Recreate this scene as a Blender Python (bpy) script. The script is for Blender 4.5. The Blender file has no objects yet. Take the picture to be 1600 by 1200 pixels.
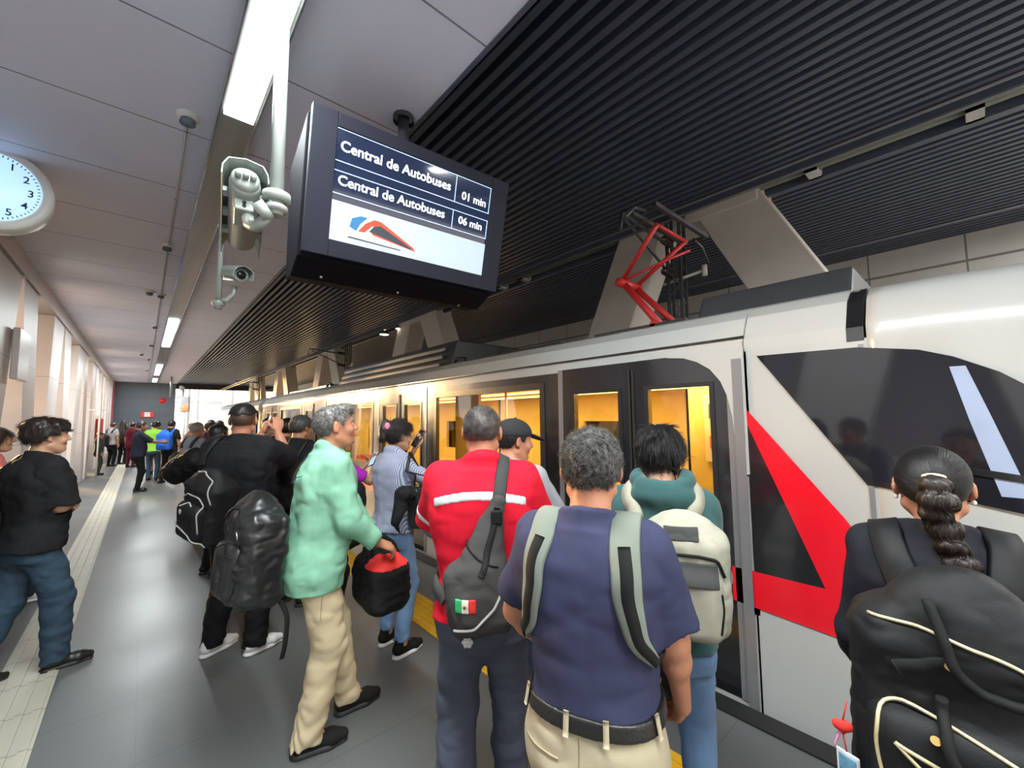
import bpy, math, random, os
import numpy as np
from mathutils import Vector, Matrix

# ------------------------------------------------------------------ camera
YAW = math.radians(41.6); PITCH = math.atan(52/650.); ROLL = math.radians(0.6); EYE = 1.65
C = bpy.context.scene.collection
f = Vector((math.sin(YAW)*math.cos(PITCH), math.cos(YAW)*math.cos(PITCH), math.sin(PITCH)))
r0 = Vector((math.cos(YAW), -math.sin(YAW), 0)); u0 = r0.cross(f)
rr = r0*math.cos(ROLL) - u0*math.sin(ROLL); uu = u0*math.cos(ROLL) + r0*math.sin(ROLL)
cam = bpy.data.objects.new('camera', bpy.data.cameras.new('camera')); C.objects.link(cam)
cam.matrix_world = Matrix(((rr.x, uu.x, -f.x, 0), (rr.y, uu.y, -f.y, 0), (rr.z, uu.z, -f.z, EYE), (0, 0, 0, 1)))
cam.data.sensor_width = 36; cam.data.lens = 36*650/1600.; cam.data.clip_start = 0.02; cam.data.clip_end = 400
S = bpy.context.scene; S.camera = cam

# ------------------------------------------------------------------ view, world, sun
S.view_settings.view_transform = 'Standard'; S.view_settings.look = 'None'
S.view_settings.gamma = 1.0; S.view_settings.use_curve_mapping = False
S.view_settings.exposure = 0.30
S.cycles.max_bounces = 7; S.cycles.diffuse_bounces = 4; S.cycles.glossy_bounces = 4
S.cycles.transparent_max_bounces = 8; S.cycles.transmission_bounces = 3
S.cycles.sample_clamp_indirect = 6.0; S.cycles.caustics_reflective = False; S.cycles.caustics_refractive = False
try:
    S.cycles.use_denoising = True; S.cycles.denoiser = 'OPENIMAGEDENOISE'
except Exception: pass
W = bpy.data.worlds.new('sky'); S.world = W; W.use_nodes = True
nt = W.node_tree; bg = nt.nodes['Background']
tc = nt.nodes.new('ShaderNodeTexCoord'); sp = nt.nodes.new('ShaderNodeSeparateXYZ'); cr = nt.nodes.new('ShaderNodeValToRGB')
nt.links.new(tc.outputs['Generated'], sp.inputs[0]); nt.links.new(sp.outputs[2], cr.inputs[0])
cr.color_ramp.elements[0].position = 0.0; cr.color_ramp.elements[0].color = (1.0, .90, .74, 1)
cr.color_ramp.elements[1].position = 0.6; cr.color_ramp.elements[1].color = (.72, .85, 1, 1)
nt.links.new(cr.outputs[0], bg.inputs[0]); bg.inputs[1].default_value = 2.0

def area_light(name, loc, sx, sy, power, col=(1, 1, 1), rot=(0, 0, 0), parent=None):
    l = bpy.data.lights.new(name, 'AREA'); l.shape = 'RECTANGLE'; l.size = sx; l.size_y = sy
    l.energy = power; l.color = col
    o = bpy.data.objects.new(name, l); C.objects.link(o); o.location = loc; o.rotation_euler = rot
    if parent: o.parent = parent
    return o
sun = bpy.data.lights.new('sun', 'SUN'); sun.energy = 16.0; sun.angle = math.radians(8); sun.color = (1, .62, .27)
so = bpy.data.objects.new('sun', sun); C.objects.link(so)
so.rotation_euler = Vector((-0.38, 0.92, 0.11)).to_track_quat('Z', 'Y').to_euler()
LAMP_W = 42.0      # watts of each metre of ceiling tube

# ------------------------------------------------------------------ materials
MATS = {}
def mat(name, col, rough=.6, metal=0, var=.12, scale=8., bump=0., bscale=60., emit=0, ecol=None, spec=.5, stretch=None, coat=0, sheen=0):
    """Principled material, colour broken up by object-space noise, optional noise bump."""
    if name in MATS: return MATS[name]
    m = bpy.data.materials.new(name); m.use_nodes = True; n = m.node_tree.nodes; L = m.node_tree.links
    b = n['Principled BSDF']; b.inputs['Roughness'].default_value = rough; b.inputs['Metallic'].default_value = metal
    b.inputs['Specular IOR Level'].default_value = spec
    if coat: b.inputs['Coat Weight'].default_value = coat; b.inputs['Coat Roughness'].default_value = .08
    if sheen: b.inputs['Sheen Weight'].default_value = sheen; b.inputs['Sheen Roughness'].default_value = .5
    t = n.new('ShaderNodeTexCoord'); mp = n.new('ShaderNodeMapping')
    if stretch: mp.inputs['Scale'].default_value = stretch
    L.new(t.outputs['Object'], mp.inputs[0])
    nz = n.new('ShaderNodeTexNoise'); nz.inputs['Scale'].default_value = scale; nz.inputs['Detail'].default_value = 4
    L.new(mp.outputs[0], nz.inputs['Vector'])
    mx = n.new('ShaderNodeMix'); mx.data_type = 'RGBA'
    c = list(col)+[1]
    mx.inputs[6].default_value = [max(0, v*(1-var)) for v in col]+[1]
    mx.inputs[7].default_value = [min(1, v*(1+var)) for v in col]+[1]
    L.new(nz.outputs['Fac'], mx.inputs[0]); L.new(mx.outputs[2], b.inputs['Base Color'])
    if bump:
        n2 = n.new('ShaderNodeTexNoise'); n2.inputs['Scale'].default_value = bscale; n2.inputs['Detail'].default_value = 3
        L.new(mp.outputs[0], n2.inputs['Vector'])
        bp = n.new('ShaderNodeBump'); bp.inputs['Strength'].default_value = bump; bp.inputs['Distance'].default_value = .004
        L.new(n2.outputs['Fac'], bp.inputs['Height']); L.new(bp.outputs[0], b.inputs['Normal'])
    if emit:
        b.inputs['Emission Color'].default_value = list(ecol or col)+[1]; b.inputs['Emission Strength'].default_value = emit
    MATS[name] = m; return m
def nodes_of(m): return m.node_tree.nodes, m.node_tree.links, m.node_tree.nodes['Principled BSDF']
def math_node(n, L, op, a, b=None, c=None):
    k = n.new('ShaderNodeMath'); k.operation = op
    for i, v in enumerate((a, b, c)):
        if v is None: continue
        if hasattr(v, 'is_output') or hasattr(v, 'links'): L.new(v, k.inputs[i])
        else: k.inputs[i].default_value = v
    return k.outputs[0]
def joints(m, specs, depth=.4, world=True):
    """dark thin joint lines: specs = [(axis, period, offset, halfwidth)]"""
    n, L, b = nodes_of(m)
    g = n.new('ShaderNodeNewGeometry'); s = n.new('ShaderNodeSeparateXYZ'); L.new(g.outputs['Position'], s.inputs[0])
    tot = None
    for ax, per, off, hw in specs:
        v = math_node(n, L, 'ADD', s.outputs[ax], -off + per*100)
        v = math_node(n, L, 'MODULO', v, per)
        v = math_node(n, L, 'SUBTRACT', v, per/2); v = math_node(n, L, 'ABSOLUTE', v)
        v = math_node(n, L, 'GREATER_THAN', v, per/2-hw)
        tot = v if tot is None else math_node(n, L, 'MAXIMUM', tot, v)
    src = b.inputs['Base Color'].links[0].from_socket
    mx = n.new('ShaderNodeMix'); mx.data_type = 'RGBA'; mx.blend_type = 'MULTIPLY'
    L.new(math_node(n, L, 'MULTIPLY', tot, 1.0), mx.inputs[0]); L.new(src, mx.inputs[6])
    mx.inputs[7].default_value = (depth, depth, depth, 1); L.new(mx.outputs[2], b.inputs['Base Color'])
    return m
def emissive(name, col, strength):
    if name in MATS: return MATS[name]
    m = mat(name, col, .4, var=.03, emit=strength, ecol=col); return m
def glass(name, tint, refl=.5, rough=.03):
    if name in MATS: return MATS[name]
    m = bpy.data.materials.new(name); m.use_nodes = True; n = m.node_tree.nodes; L = m.node_tree.links
    n.remove(n['Principled BSDF']); out = n['Material Output']
    t = n.new('ShaderNodeBsdfTransparent'); t.inputs[0].default_value = list(tint)+[1]
    g = n.new('ShaderNodeBsdfGlossy'); g.inputs['Roughness'].default_value = rough
    fr = n.new('ShaderNodeFresnel'); fr.inputs[0].default_value = 1.5
    gm = n.new('ShaderNodeNewGeometry'); mu = math_node(n, L, 'MULTIPLY', math_node(n, L, 'MULTIPLY', fr.outputs[0], refl*2), math_node(n, L, 'SUBTRACT', 1., gm.outputs['Backfacing']))
    tcn = n.new('ShaderNodeTexCoord'); nz = n.new('ShaderNodeTexNoise'); nz.inputs['Scale'].default_value = .7
    L.new(tcn.outputs['Object'], nz.inputs['Vector']); bp = n.new('ShaderNodeBump'); bp.inputs['Strength'].default_value = .04
    L.new(nz.outputs['Fac'], bp.inputs['Height']); L.new(bp.outputs[0], g.inputs['Normal'])
    mx = n.new('ShaderNodeMixShader'); L.new(mu, mx.inputs[0]); L.new(t.outputs[0], mx.inputs[1]); L.new(g.outputs[0], mx.inputs[2])
    L.new(mx.outputs[0], out.inputs[0]); MATS[name] = m; return m

# ------------------------------------------------------------------ object helpers
def tag(o, label=None, cat=None, group=None, kind=None):
    if label: o['label'] = label
    if cat: o['category'] = cat
    if group: o['group'] = group
    if kind: o['kind'] = kind
    return o
def empty(name, loc=(0, 0, 0), rz=0, **k):
    o = bpy.data.objects.new(name, None); C.objects.link(o); o.location = loc; o.rotation_euler = (0, 0, rz); o.empty_display_size = .1
    return tag(o, **k)
def link_mesh(name, me, material, parent=None, **k):
    o = bpy.data.objects.new(name, me); C.objects.link(o)
    if material: me.materials.append(material)
    if parent: o.parent = parent
    return tag(o, **k)
def mesh_np(name, V, F, smooth=True):
    """V (n,3) array, F (m,k) int array of tris or quads"""
    me = bpy.data.meshes.new(name); V = np.asarray(V, np.float32); F = np.asarray(F, np.int32)
    me.vertices.add(len(V)); me.vertices.foreach_set('co', V.ravel())
    k = F.shape[1]; me.loops.add(F.size); me.loops.foreach_set('vertex_index', F.ravel())
    me.polygons.add(len(F)); me.polygons.foreach_set('loop_start', np.arange(len(F), dtype=np.int32)*k)
    me.polygons.foreach_set('loop_total', np.full(len(F), k, np.int32))
    me.polygons.foreach_set('use_smooth', np.full(len(F), smooth, bool)); me.update(calc_edges=True); me.validate()
    return me
class MB:
    def __init__(s): s.v = []; s.f = []; s.sm = []
    def add(s, V, F, smooth=False):
        b = len(s.v); s.v += [tuple(v) for v in V]; s.f += [[i+b for i in q] for q in F]; s.sm += [smooth]*len(F); return s
    def box(s, x0, x1, y0, y1, z0, z1):
        return s.add([(x0,y0,z0),(x1,y0,z0),(x1,y1,z0),(x0,y1,z0),(x0,y0,z1),(x1,y0,z1),(x1,y1,z1),(x0,y1,z1)],
                     [(0,3,2,1),(4,5,6,7),(0,1,5,4),(1,2,6,5),(2,3,7,6),(3,0,4,7)])
    def prism(s, poly, axis, a0, a1):
        """poly = 2D points in the two other axes (in x,y,z order); extruded along axis from a0 to a1"""
        def P(p, a):
            l = list(p); l.insert(axis, a); return tuple(l)
        n = len(poly); V = [P(p, a0) for p in poly]+[P(p, a1) for p in poly]
        F = [tuple(range(n))[::-1], tuple(range(n, 2*n))]+[(i, (i+1) % n, n+(i+1) % n, n+i) for i in range(n)]
        return s.add(V, F)
    def tube(s, pts, r, n=10, caps=True, smooth=True):
        pts = [Vector(p) for p in pts]; rs = r if isinstance(r, (list, tuple)) else [r]*len(pts)
        V = []; F = []; up = None
        for i, p in enumerate(pts):
            d = (pts[min(i+1, len(pts)-1)]-pts[max(i-1, 0)]).normalized()
            if up is None: up = Vector((0, 0, 1)) if abs(d.z) < .9 else Vector((1, 0, 0))
            a = d.cross(up).normalized(); bb = a.cross(d).normalized(); up = bb
            for k in range(n):
                t = 2*math.pi*k/n; V.append(p+(a*math.cos(t)+bb*math.sin(t))*rs[i])
        for i in range(len(pts)-1):
            for k in range(n): F.append((i*n+k, i*n+(k+1) % n, (i+1)*n+(k+1) % n, (i+1)*n+k))
        s.add(V, F, smooth)
        if caps:
            m = (len(pts)-1)*n
            s.f += [[len(s.v)-len(V)+k for k in range(n)][::-1], [len(s.v)-len(V)+m+k for k in range(n)]]; s.sm += [False, False]
        return s
    def lathe(s, prof, org=(0, 0, 0), axis=(0, 0, 1), n=28):
        """prof = [(radius, height)]"""
        ax = Vector(axis).normalized(); a = ax.orthogonal().normalized(); b = ax.cross(a); o = Vector(org); V = []; F = []
        for r, h in prof:
            for k in range(n):
                t = 2*math.pi*k/n; V.append(o+ax*h+(a*math.cos(t)+b*math.sin(t))*r)
        for i in range(len(prof)-1):
            for k in range(n): F.append((i*n+k, i*n+(k+1) % n, (i+1)*n+(k+1) % n, (i+1)*n+k))
        return s.add(V, F, True)
    def build(s, name, material, parent=None, bevel=0, **k):
        me = bpy.data.meshes.new(name); me.from_pydata(s.v, [], s.f); me.update()
        me.polygons.foreach_set('use_smooth', s.sm)
        o = link_mesh(name, me, material, parent, **k)
        if bevel:
            md = o.modifiers.new('bevel', 'BEVEL'); md.width = bevel; md.segments = 2; md.limit_method = 'ANGLE'
        return o
def text_mesh(name, body, size, material, parent, mw, bold=0.0, extrude=.0008, **k):
    """letters standing in the local XZ plane of mw (a 4x4), read from -Y"""
    cu = bpy.data.curves.new(name, 'FONT'); cu.body = body; cu.size = size; cu.extrude = extrude; cu.offset = bold; cu.resolution_u = 4
    t = bpy.data.objects.new(name, cu); C.objects.link(t)
    dg = bpy.context.evaluated_depsgraph_get(); me = bpy.data.meshes.new_from_object(t.evaluated_get(dg))
    bpy.data.objects.remove(t); me.name = name; me.materials.clear()
    me.transform(mw @ Matrix.Rotation(math.pi/2, 4, 'X'))
    return link_mesh(name, me, material, parent, **k)
# ================================================================== the station
CZ = 3.7      # platform ceiling
m_floor = mat('polished_granite', (.12, .125, .125), .3, var=.28, scale=160, spec=.34)
joints(m_floor, [(1, .61, 4.65, .0025), (0, 1.22, .05, .001)], .7)
n_, L_, b_ = nodes_of(m_floor)
nz = n_.new('ShaderNodeTexNoise'); nz.inputs['Scale'].default_value = 1.1; nz.inputs['Detail'].default_value = 5
g_ = n_.new('ShaderNodeNewGeometry'); L_.new(g_.outputs['Position'], nz.inputs['Vector'])
L_.new(math_node(n_, L_, 'MULTIPLY_ADD', nz.outputs['Fac'], .22, .27), b_.inputs['Roughness'])
m_ceil = mat('ceiling_panel', (.74, .76, .92), .5, var=.04, scale=2)
joints(m_ceil, [(1, .97, 2.66, .006)], .3)
m_slat = mat('black_slat', (.070, .083, .125), .36, var=.2, spec=.6)
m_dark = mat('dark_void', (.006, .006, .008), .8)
m_conc = mat('pale_concrete', (.62, .57, .51), .7, var=.12, scale=3, bump=.3, bscale=40)
m_wall = mat('wall_panel', (.60, .56, .56), .45, var=.06, scale=2)
joints(m_wall, [(2, 1.05, .3, .004)], .5)
m_grey = mat('blue_grey_wall', (.10, .13, .16), .5, var=.08, scale=2); joints(m_grey, [(2, .9, .2, .01), (0, .6, .1, .006)], .7)
m_block = mat('grey_block', (.50, .50, .49), .7, var=.1, scale=3); joints(m_block, [(1, 1.2, 0, .012), (2, .62, 3.45, .02)], .35)
m_steel = mat('brushed_steel', (.42, .40, .37), .3, .85, var=.25, scale=12, stretch=(1, .08, 1))
m_white = mat('white_paint_metal', (.72, .73, .72), .4, var=.04)
m_lamp = emissive('lamp_diffuser', (.88, 1, 1), 7.0)
m_tact = mat('tactile_cream', (.46, .44, .36), .5, var=.12, scale=6)
joints(m_tact, [(1, .4, .1, .006)], .6)
m_yel = mat('yellow_tactile', (.78, .44, .02), .55, var=.15, scale=14, bump=.3); joints(m_yel, [(1, .4, .1, .003)], .7)
m_rubber = mat('black_rubber', (.012, .012, .012), .55)
m_red = mat('signal_red', (.75, .02, .02), .35, var=.05)

MB().box(-2.6, 2.6, -9, 42, -.3, 0).build('floor', m_floor, kind='structure')
MB().box(2.62, 9.8, -9, 60, -1.3, -1.15).build('floor', mat('track_bed', (.05, .045, .04), .9, bump=.6), kind='structure')
MB().box(2.50, 2.63, -9, 42, -.25, .012).build('trim_1', m_rubber, kind='structure')
b = MB().box(1.73, 2.03, -9, 42, 0, .006)
for k in range(5): b.box(1.755+k*.055, 1.785+k*.055, -9, 42, .006, .010)
b.build('trim_2', m_yel, kind='structure')
b = MB().box(-.62, -.34, -9, 42, 0, .004)
for k in range(4): b.box(-.60+k*.07, -.565+k*.07, -9, 42, .004, .012)
b.build('trim_3', m_tact, kind='structure')
# platform ceiling with thick edge
MB().box(-2.6, 1.34, -9, 30, CZ, CZ+.12).build('ceiling', m_ceil, kind='structure')
MB().box(1.30, 1.34, -9, 30, CZ+.02, 4.7).box(1.335, 1.36, -9, 30, CZ-.01, CZ+.02).build('trim_4', m_slat, kind='structure')
# slatted ceiling above the tracks
b = MB(); x = 1.42
while x < 9.7:
    if not 5.42 < x < 5.9: b.box(x, x+.062, -9, 41, 4.5, 4.585)
    x += .125
b.build('ceiling', m_slat, kind='structure')
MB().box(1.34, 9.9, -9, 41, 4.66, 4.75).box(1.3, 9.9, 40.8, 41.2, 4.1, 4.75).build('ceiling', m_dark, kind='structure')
b = MB().box(5.44, 5.5, -9, 41, 4.42, 4.66).box(5.83, 5.88, -9, 41, 4.42, 4.66)
b.build('trim_5', m_slat, kind='structure')
MB().tube([(5.66, -9, 4.53), (5.66, 41, 4.53)], .085, 12).build('drain_pipe', mat('gutter_green_grey', (.10, .11, .08), .5), label='long grey green pipe running in the slot between the black slatted ceiling fields', cat='pipe')
for k, y in enumerate((-.9, -.2, 1.05, 5.9, 6.6)):
    MB().box(5.52, 5.565, y, y+.12, 4.40, 4.62).box(5.755, 5.80, y, y+.12, 4.40, 4.62).box(5.52, 5.80, y, y+.12, 4.40, 4.435).build('pipe_clamp', m_block, label='small grey bracket holding the long pipe under the slatted ceiling', cat='bracket', group='brackets along the ceiling pipe')
# far wall across the tracks
MB().box(9.75, 9.95, -9, 60, -1.2, 4.75).build('wall_right', m_block, kind='structure')
# end wall of the platform and bits on it
MB().box(-2.6, 1.33, 29.6, 29.9, 0, CZ).build('wall_end', m_grey, kind='structure')
MB().box(-1.22, -1.12, 29.5, 29.6, 0, CZ).build('trim_6', mat('pink_red_frame', (.55, .12, .13), .5), kind='structure')
o = empty('exit_sign', (.2, 29.55, 2.0), label='small red and white sign on the blue grey end wall', cat='sign')
MB().box(-.26, .26, -.03, .03, -.14, .14).build('sign_board', m_red, o)
MB().box(-.12, .12, -.04, -.03, -.12, .12).build('symbol', m_white, o)
MB().lathe([(0, 0), (.14, 0), (.14, .05), (0, .05)], (.8, 29.61, 2.75), (0, -1, 0)).build('alarm_bell', m_red, label='small round red fitting high on the blue grey end wall', cat='alarm')
# left wall: leaning concrete fins, bright gaps behind
b = MB(); P = 3.75
for k in range(-3, 8):
    y = 6.3+k*P
    b.prism([(y-.1, -.1), (y+.55, -.1), (y+1.5, CZ), (y+.3, CZ)], 0, -1.5, -1.18)
    b.prism([(y+2.55, -.1), (y+3.25, -.1), (y+2.45, CZ), (y+1.5, CZ)], 0, -1.5, -1.18)
b.box(-1.75, -1.15, -9, 30, 3.45, CZ)
b.build('wall_left', m_wall, kind='structure')
b = MB()
for k in range(-3, 8):
    y = 6.3+k*P
    if k >= 0:
        b.box(-2.1, -2.0, y+.45, y+2.75, -.1, 1.0)
        if k < 2: b.box(-2.1, -2.0, y+3.0, y+P+.2, -.1, CZ)
        continue
    b.box(-2.1, -2.0, y-.3, y+P+(.9 if k == -1 else .1), -.1, CZ)
b.build('wall_left', mat('grey_lilac_wall', (.45, .42, .46), .6), kind='structure')
MB().box(-2.6, 10, -9.2, -9, 3.4, 4.7).build('wall_back', m_grey, kind='structure')
# inverted-V concrete columns between the two tracks
for i, y0 in enumerate((2.68, 10.3, 17.9, 25.4, 33)):
    b = MB()
    b.prism([(y0-1.0, 4.5), (y0-.18, 4.5), (y0-.9, 3.1), (y0-2.6, -1.2), (y0-3.5, -1.2), (y0-1.7, 3.1)], 0, 5.56, 6.08)
    b.prism([(y0+.2, 4.5), (y0+.95, 4.5), (y0+1.6, 3.1), (y0+3.4, -1.2), (y0+2.6, -1.2), (y0+.8, 3.1)], 0, 5.56, 6.08)
    b.box(5.54, 6.1, y0-1.02, y0+.97, 4.3, 4.52)
    lab = ['large beige concrete inverted V column nearest, behind the red pantograph', 'second beige inverted V column, behind the roof unit of the train',
           'third beige inverted V column down the tracks', 'fourth beige inverted V column, near the bright opening', 'farthest beige inverted V column at the bright opening'][i]
    b.build('concrete_column', m_conc, bevel=.015, label=lab, cat='column', group='inverted V columns between the tracks')
# catenary: masts, insulators, wires
m_mast = mat('mast_steel', (.10, .10, .11), .5, .6)
for i, y0 in enumerate((2.68, 15.0, 30.0)):
    o = empty('catenary_mast', (5.45, y0, 0), label=['dark lattice mast with insulators in front of the nearest V column', 'dark lattice mast standing beyond the train roof unit', 'farthest dark lattice mast near the bright opening'][i], cat='mast')
    b = MB()
    for dx in (-.07, .07):
        for dy in (-.09, .09): b.box(dx-.018, dx+.018, dy-.018, dy+.018, -1.2, 4.45)
    for k in range(16):
        z = -1+k*.34; b.tube([(-.09, -.1, z), (.09, -.1, z+.17), (-.09, -.1, z+.34)], .009, 5); b.tube([(-.1, -.09, z), (-.1, .09, z+.17), (-.1, -.09, z+.34)], .009, 5)
    b.build('lattice_post', m_mast, o)
    b = MB().tube([(-.05, 0, 3.95), (-1.3, 0, 4.05), (-1.35, 0, 3.8)], .022, 8).tube([(-.05, 0, 3.5), (-1.25, 0, 4.0)], .018, 8); b.build('cantilever_arm', m_mast, o)
    for zz in (3.55, 3.98):
        MB().lathe([(0, 0), (.03, 0)]+[(.055 if q % 2 else .03, .02+q*.022) for q in range(10)]+[(0, .26)], (-.12, 0, zz), (-1, 0, .1), 12).build('insulator', mat('insulator_brown', (.05, .03, .03), .25), o)
    MB().tube([(0, -.35, 3.55), (0, .2, 3.5)], .02, 8).lathe([(0, 0), (.035, 0), (.035, .14), (0, .14)], (0, -.38, 3.48), n=12).build('side_bracket', m_white, o)
for nm, x, za, zb in (('contact_wire', 3.98, 3.66, 3.66), ('messenger_wire', 3.98, 3.74, 3.78), ('contact_wire', 7.4, 4.0, 4.0)):
    MB().tube([(x, -8, za), (x, 60, zb)], .013, 6).build(nm, m_mast, label={3.66: 'thin black contact wire above the near train', 3.74: 'upper thin black wire just over the contact wire', 4.0: 'thin black wire above the far track'}[za], cat='wire')
for i, (y, x) in enumerate(((46, 3.0), (52, 7.0), (47, 9.0), (58, 4.6))):
    o = empty('outdoor_mast', (x, y, 0), label='thin pale steel mast outdoors beyond the bright end opening', cat='mast', group='masts outside the end opening')
    MB().box(-.1, .1, -.1, .1, -1.2, 7).build('post', mat('pale_mast', (.5, .5, .52), .6), o)
    MB().box(-2.5, 2.5, -.04, .04, 3.2, 3.28).tube([(-2.2, 0, 3.2), (0, 0, 4.6)], .03, 6).tube([(2.2, 0, 3.2), (0, 0, 4.6)], .03, 6).build('cross_arm', MATS['pale_mast'], o)
MB().box(-40, 60, 60, 200, -1.4, -1.2).build('ground', mat('outdoor_ground', (.4, .38, .35), .9), kind='structure')
# ceiling light channel
o = empty('ceiling_or_added_light', (.385, 0, CZ), label='long brushed metal light channel running down the platform ceiling with lit tube sections', cat='light fixture')
MB().box(-.10, .10, -9, 29.4, -.07, -.005).build('channel', m_steel, o)
b = MB()
b.box(-.108, -.098, -9, 29.4, -.085, 0).box(.098, .108, -9, 29.4, -.085, 0); b.build('edge_strip', mat('polished_edge', (.7, .7, .7), .12, .9), o)
lamps = [(-8.4, -6), (-3.6, .2), (.28, 3.10), (10.4, 12.2), (12.3, 14.3), (19.2, 21.2), (21.4, 23.5), (25.6, 27.6)]
for y0, y1 in lamps:
    MB().box(-.082, .082, y0, y1, -.09, -.068).build('lamp_diffuser', m_lamp, o)
    area_light('tube_or_added_fill_light', (0, (y0+y1)/2, -.1), .16, y1-y0, LAMP_W*(y1-y0), (.93, 1, 1), parent=o)
# added fill lamps over both tracks, unseen behind the camera
o2 = empty('ceiling_or_added_light', (4.2, 0, 4.45), label='short added fill lamp under the slatted ceiling, unseen behind the camera', cat='light fixture')
MB().box(-.12, .12, -6, -2.6, -.05, .04).build('channel', m_steel, o2)  # housing and diffuser of the added fill lamp
MB().box(-.1, .1, -5.9, -2.7, -.06, -.05).build('lamp_diffuser', m_lamp, o2)
area_light('tube_or_added_fill_light', (0, -4.3, -.07), .2, 3.2, 170, (1, 1, 1), parent=o2)
o3 = empty('ceiling_or_added_light', (7.7, 0, 4.45), label='added fill lamp over the far track, unseen behind the camera', cat='light fixture')  # added lamp that lightens the far wall and the columns
MB().box(-.12, .12, -5.2, -1.9, -.05, .04).build('channel', m_steel, o3)  # housing and diffuser of the added fill lamp
MB().box(-.1, .1, -5.1, -2.0, -.06, -.05).build('lamp_diffuser', m_lamp, o3)
area_light('tube_or_added_fill_light', (0, -3.5, -.07), .2, 3.2, 420, (1, .97, .9), parent=o3)
# spot lamps hanging down the track
for i, (y, x) in enumerate(((12.4, 5.62), (11.3, 5.62))):
    q = empty('spot_lamp', (x, y, 4.3), label=['lit round spot lamp in the ceiling slot, farther of two', 'lit round spot lamp in the ceiling slot, nearer of two'][i], cat='lamp', group='round lamps in the ceiling slot')
    MB().lathe([(.05, .12), (.12, .1), (.15, 0), (.14, 0)]).build('housing', m_mast, q); MB().lathe([(0, .005), (.135, .005), (.135, .02), (0, .02)]).build('bulb', emissive('warm_bulb', (1, .9, .7), 12), q)
# smoke detectors and thin conduit
for i, (x, y) in enumerate(((.14, 3.42), (.02, 2.0), (.13, 6.2), (.0, 8.6), (.14, 8.7), (.12, 11.7), (.1, 14.6), (-.1, 16.8), (.08, 18), (.05, 22))):
    q = empty('smoke_detector', (x, y, CZ), label=['round white smoke detector nearest, beside the light channel', 'round white smoke detector cut by the top edge of the picture', 'round smoke detector below the nearest one on the conduit', 'dark round detector left of a pair on the ceiling', 'grey round detector right of a pair on the ceiling',
          'round smoke detector in mid distance on the ceiling', 'round smoke detector farther down the ceiling', 'lone round detector left of the conduit far away', 'far round smoke detector above the end wall', 'farthest round smoke detector on the ceiling'][i], cat='detector', group='round detectors on the platform ceiling')
    MB().lathe([(.065, 0), (.065, -.02), (.05, -.03), (0, -.03)]).build('base', m_white, q)
    MB().lathe([(.04, -.03), (.045, -.06), (.02, -.075), (0, -.075)]).build('sensor', m_grey, q)
MB().tube([(.14, 3.4, CZ-.01), (.14, 29, CZ-.01)], .009, 6).build('conduit', m_block, label='thin straight conduit pipe along the ceiling beside the light channel', cat='pipe')

# clock at the left
o = empty('wall_clock', (-.93, 4.9, 3.42), .0, label='round white rimmed clock with glowing blue white face, cut by the left edge', cat='clock')
MB().lathe([(0, -.09), (.29, -.09), (.325, -.06), (.325, .06), (.29, .09), (0, .09)], axis=(0, 1, 0), n=48).build('case', m_white, o)
n0 = mat('clock_face', (.5, .75, 1), .3, var=.15, scale=3, emit=.75, ecol=(.45, .72, 1))
MB().lathe([(0, -.098), (.262, -.098), (.262, -.088)], axis=(0, 1, 0), n=48).build('face', n0, o)
MB().lathe([(.262, -.09), (.30, -.105), (.325, -.075)], axis=(0, 1, 0), n=48).build('rim', m_white, o)
m_ink = mat('blue_ink', (.02, .04, .15), .5)
for k in range(1, 13):
    a = math.radians(k*30); R = .205
    text_mesh('numeral', str(k), .075, m_ink, o, Matrix.Translation((R*math.sin(a)-.02*len(str(k)), -.1, R*math.cos(a)-.026)), .001)
b = MB()
for k in range(60):
    a = math.radians(k*6); 
    s0, s1 = (.24, .255); w = .003
    b.prism([(s0*math.sin(a)-w*math.cos(a), s0*math.cos(a)+w*math.sin(a)), (s0*math.sin(a)+w*math.cos(a), s0*math.cos(a)-w*math.sin(a)), (s1*math.sin(a)+w*math.cos(a), s1*math.cos(a)-w*math.sin(a)), (s1*math.sin(a)-w*math.cos(a), s1*math.cos(a)+w*math.sin(a))], 1, -.101, -.099)
b.build('minute_marks', m_ink, o)
MB().tube([(0, -.104, 0), (-.09, -.104, .1)], .006, 6).build('hour_hand', m_ink, o); MB().tube([(0, -.106, 0), (.02, -.106, -.19)], .004, 6).build('minute_hand', m_ink, o)
MB().tube([(0, 0, .3), (0, 0, .28+.0)], .03, 10).box(-.05, .05, -.04, .04, .27, .279).build('mount', m_white, o)

# departure display
o = empty('departure_display', (1.273, 2.305, 2.965), label='black double sided departure display hung from the ceiling by a dark pole', cat='display')
RM = Matrix.Rotation(-.062, 4, 'Z') @ Matrix.Rotation(.229, 4, 'X')
m_bez = mat('dark_blue_grey_case', (.016, .017, .028), .6, spec=.15, var=.1)
def dp(mb, name, material, par, M=RM, **k):
    q = mb.build(name, material, par, **k); q.data.transform(M); return q
b = MB(); w, h = .66, .392; x0, x1, z0, z1 = -.527, .521, -.296, .317
b.box(-w, x0, -.0, .05, -h, h).box(x1, w, 0, .05, -h, h).box(x0, x1, 0, .05, -h, z0).box(x0, x1, 0, .05, z1, h)
dp(b, 'bezel', m_bez, o, bevel=.004)
M2 = Matrix.Rotation(-.062, 4, 'Z')
hb = MB().prism([(.155, -.39), (.34, -.46), (.50, -.44), (.46, .26), (.1, .34), (-.02, .37)], 0, -.672, .66); dp(hb, 'housing', mat('housing_black', (.006, .006, .009), .7, spec=.1), o, M2, bevel=.01)
m_scr = mat('screen_navy', (.012, .016, .035), .04, var=.1, emit=.35, ecol=(.02, .035, .09), coat=.5)
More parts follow.
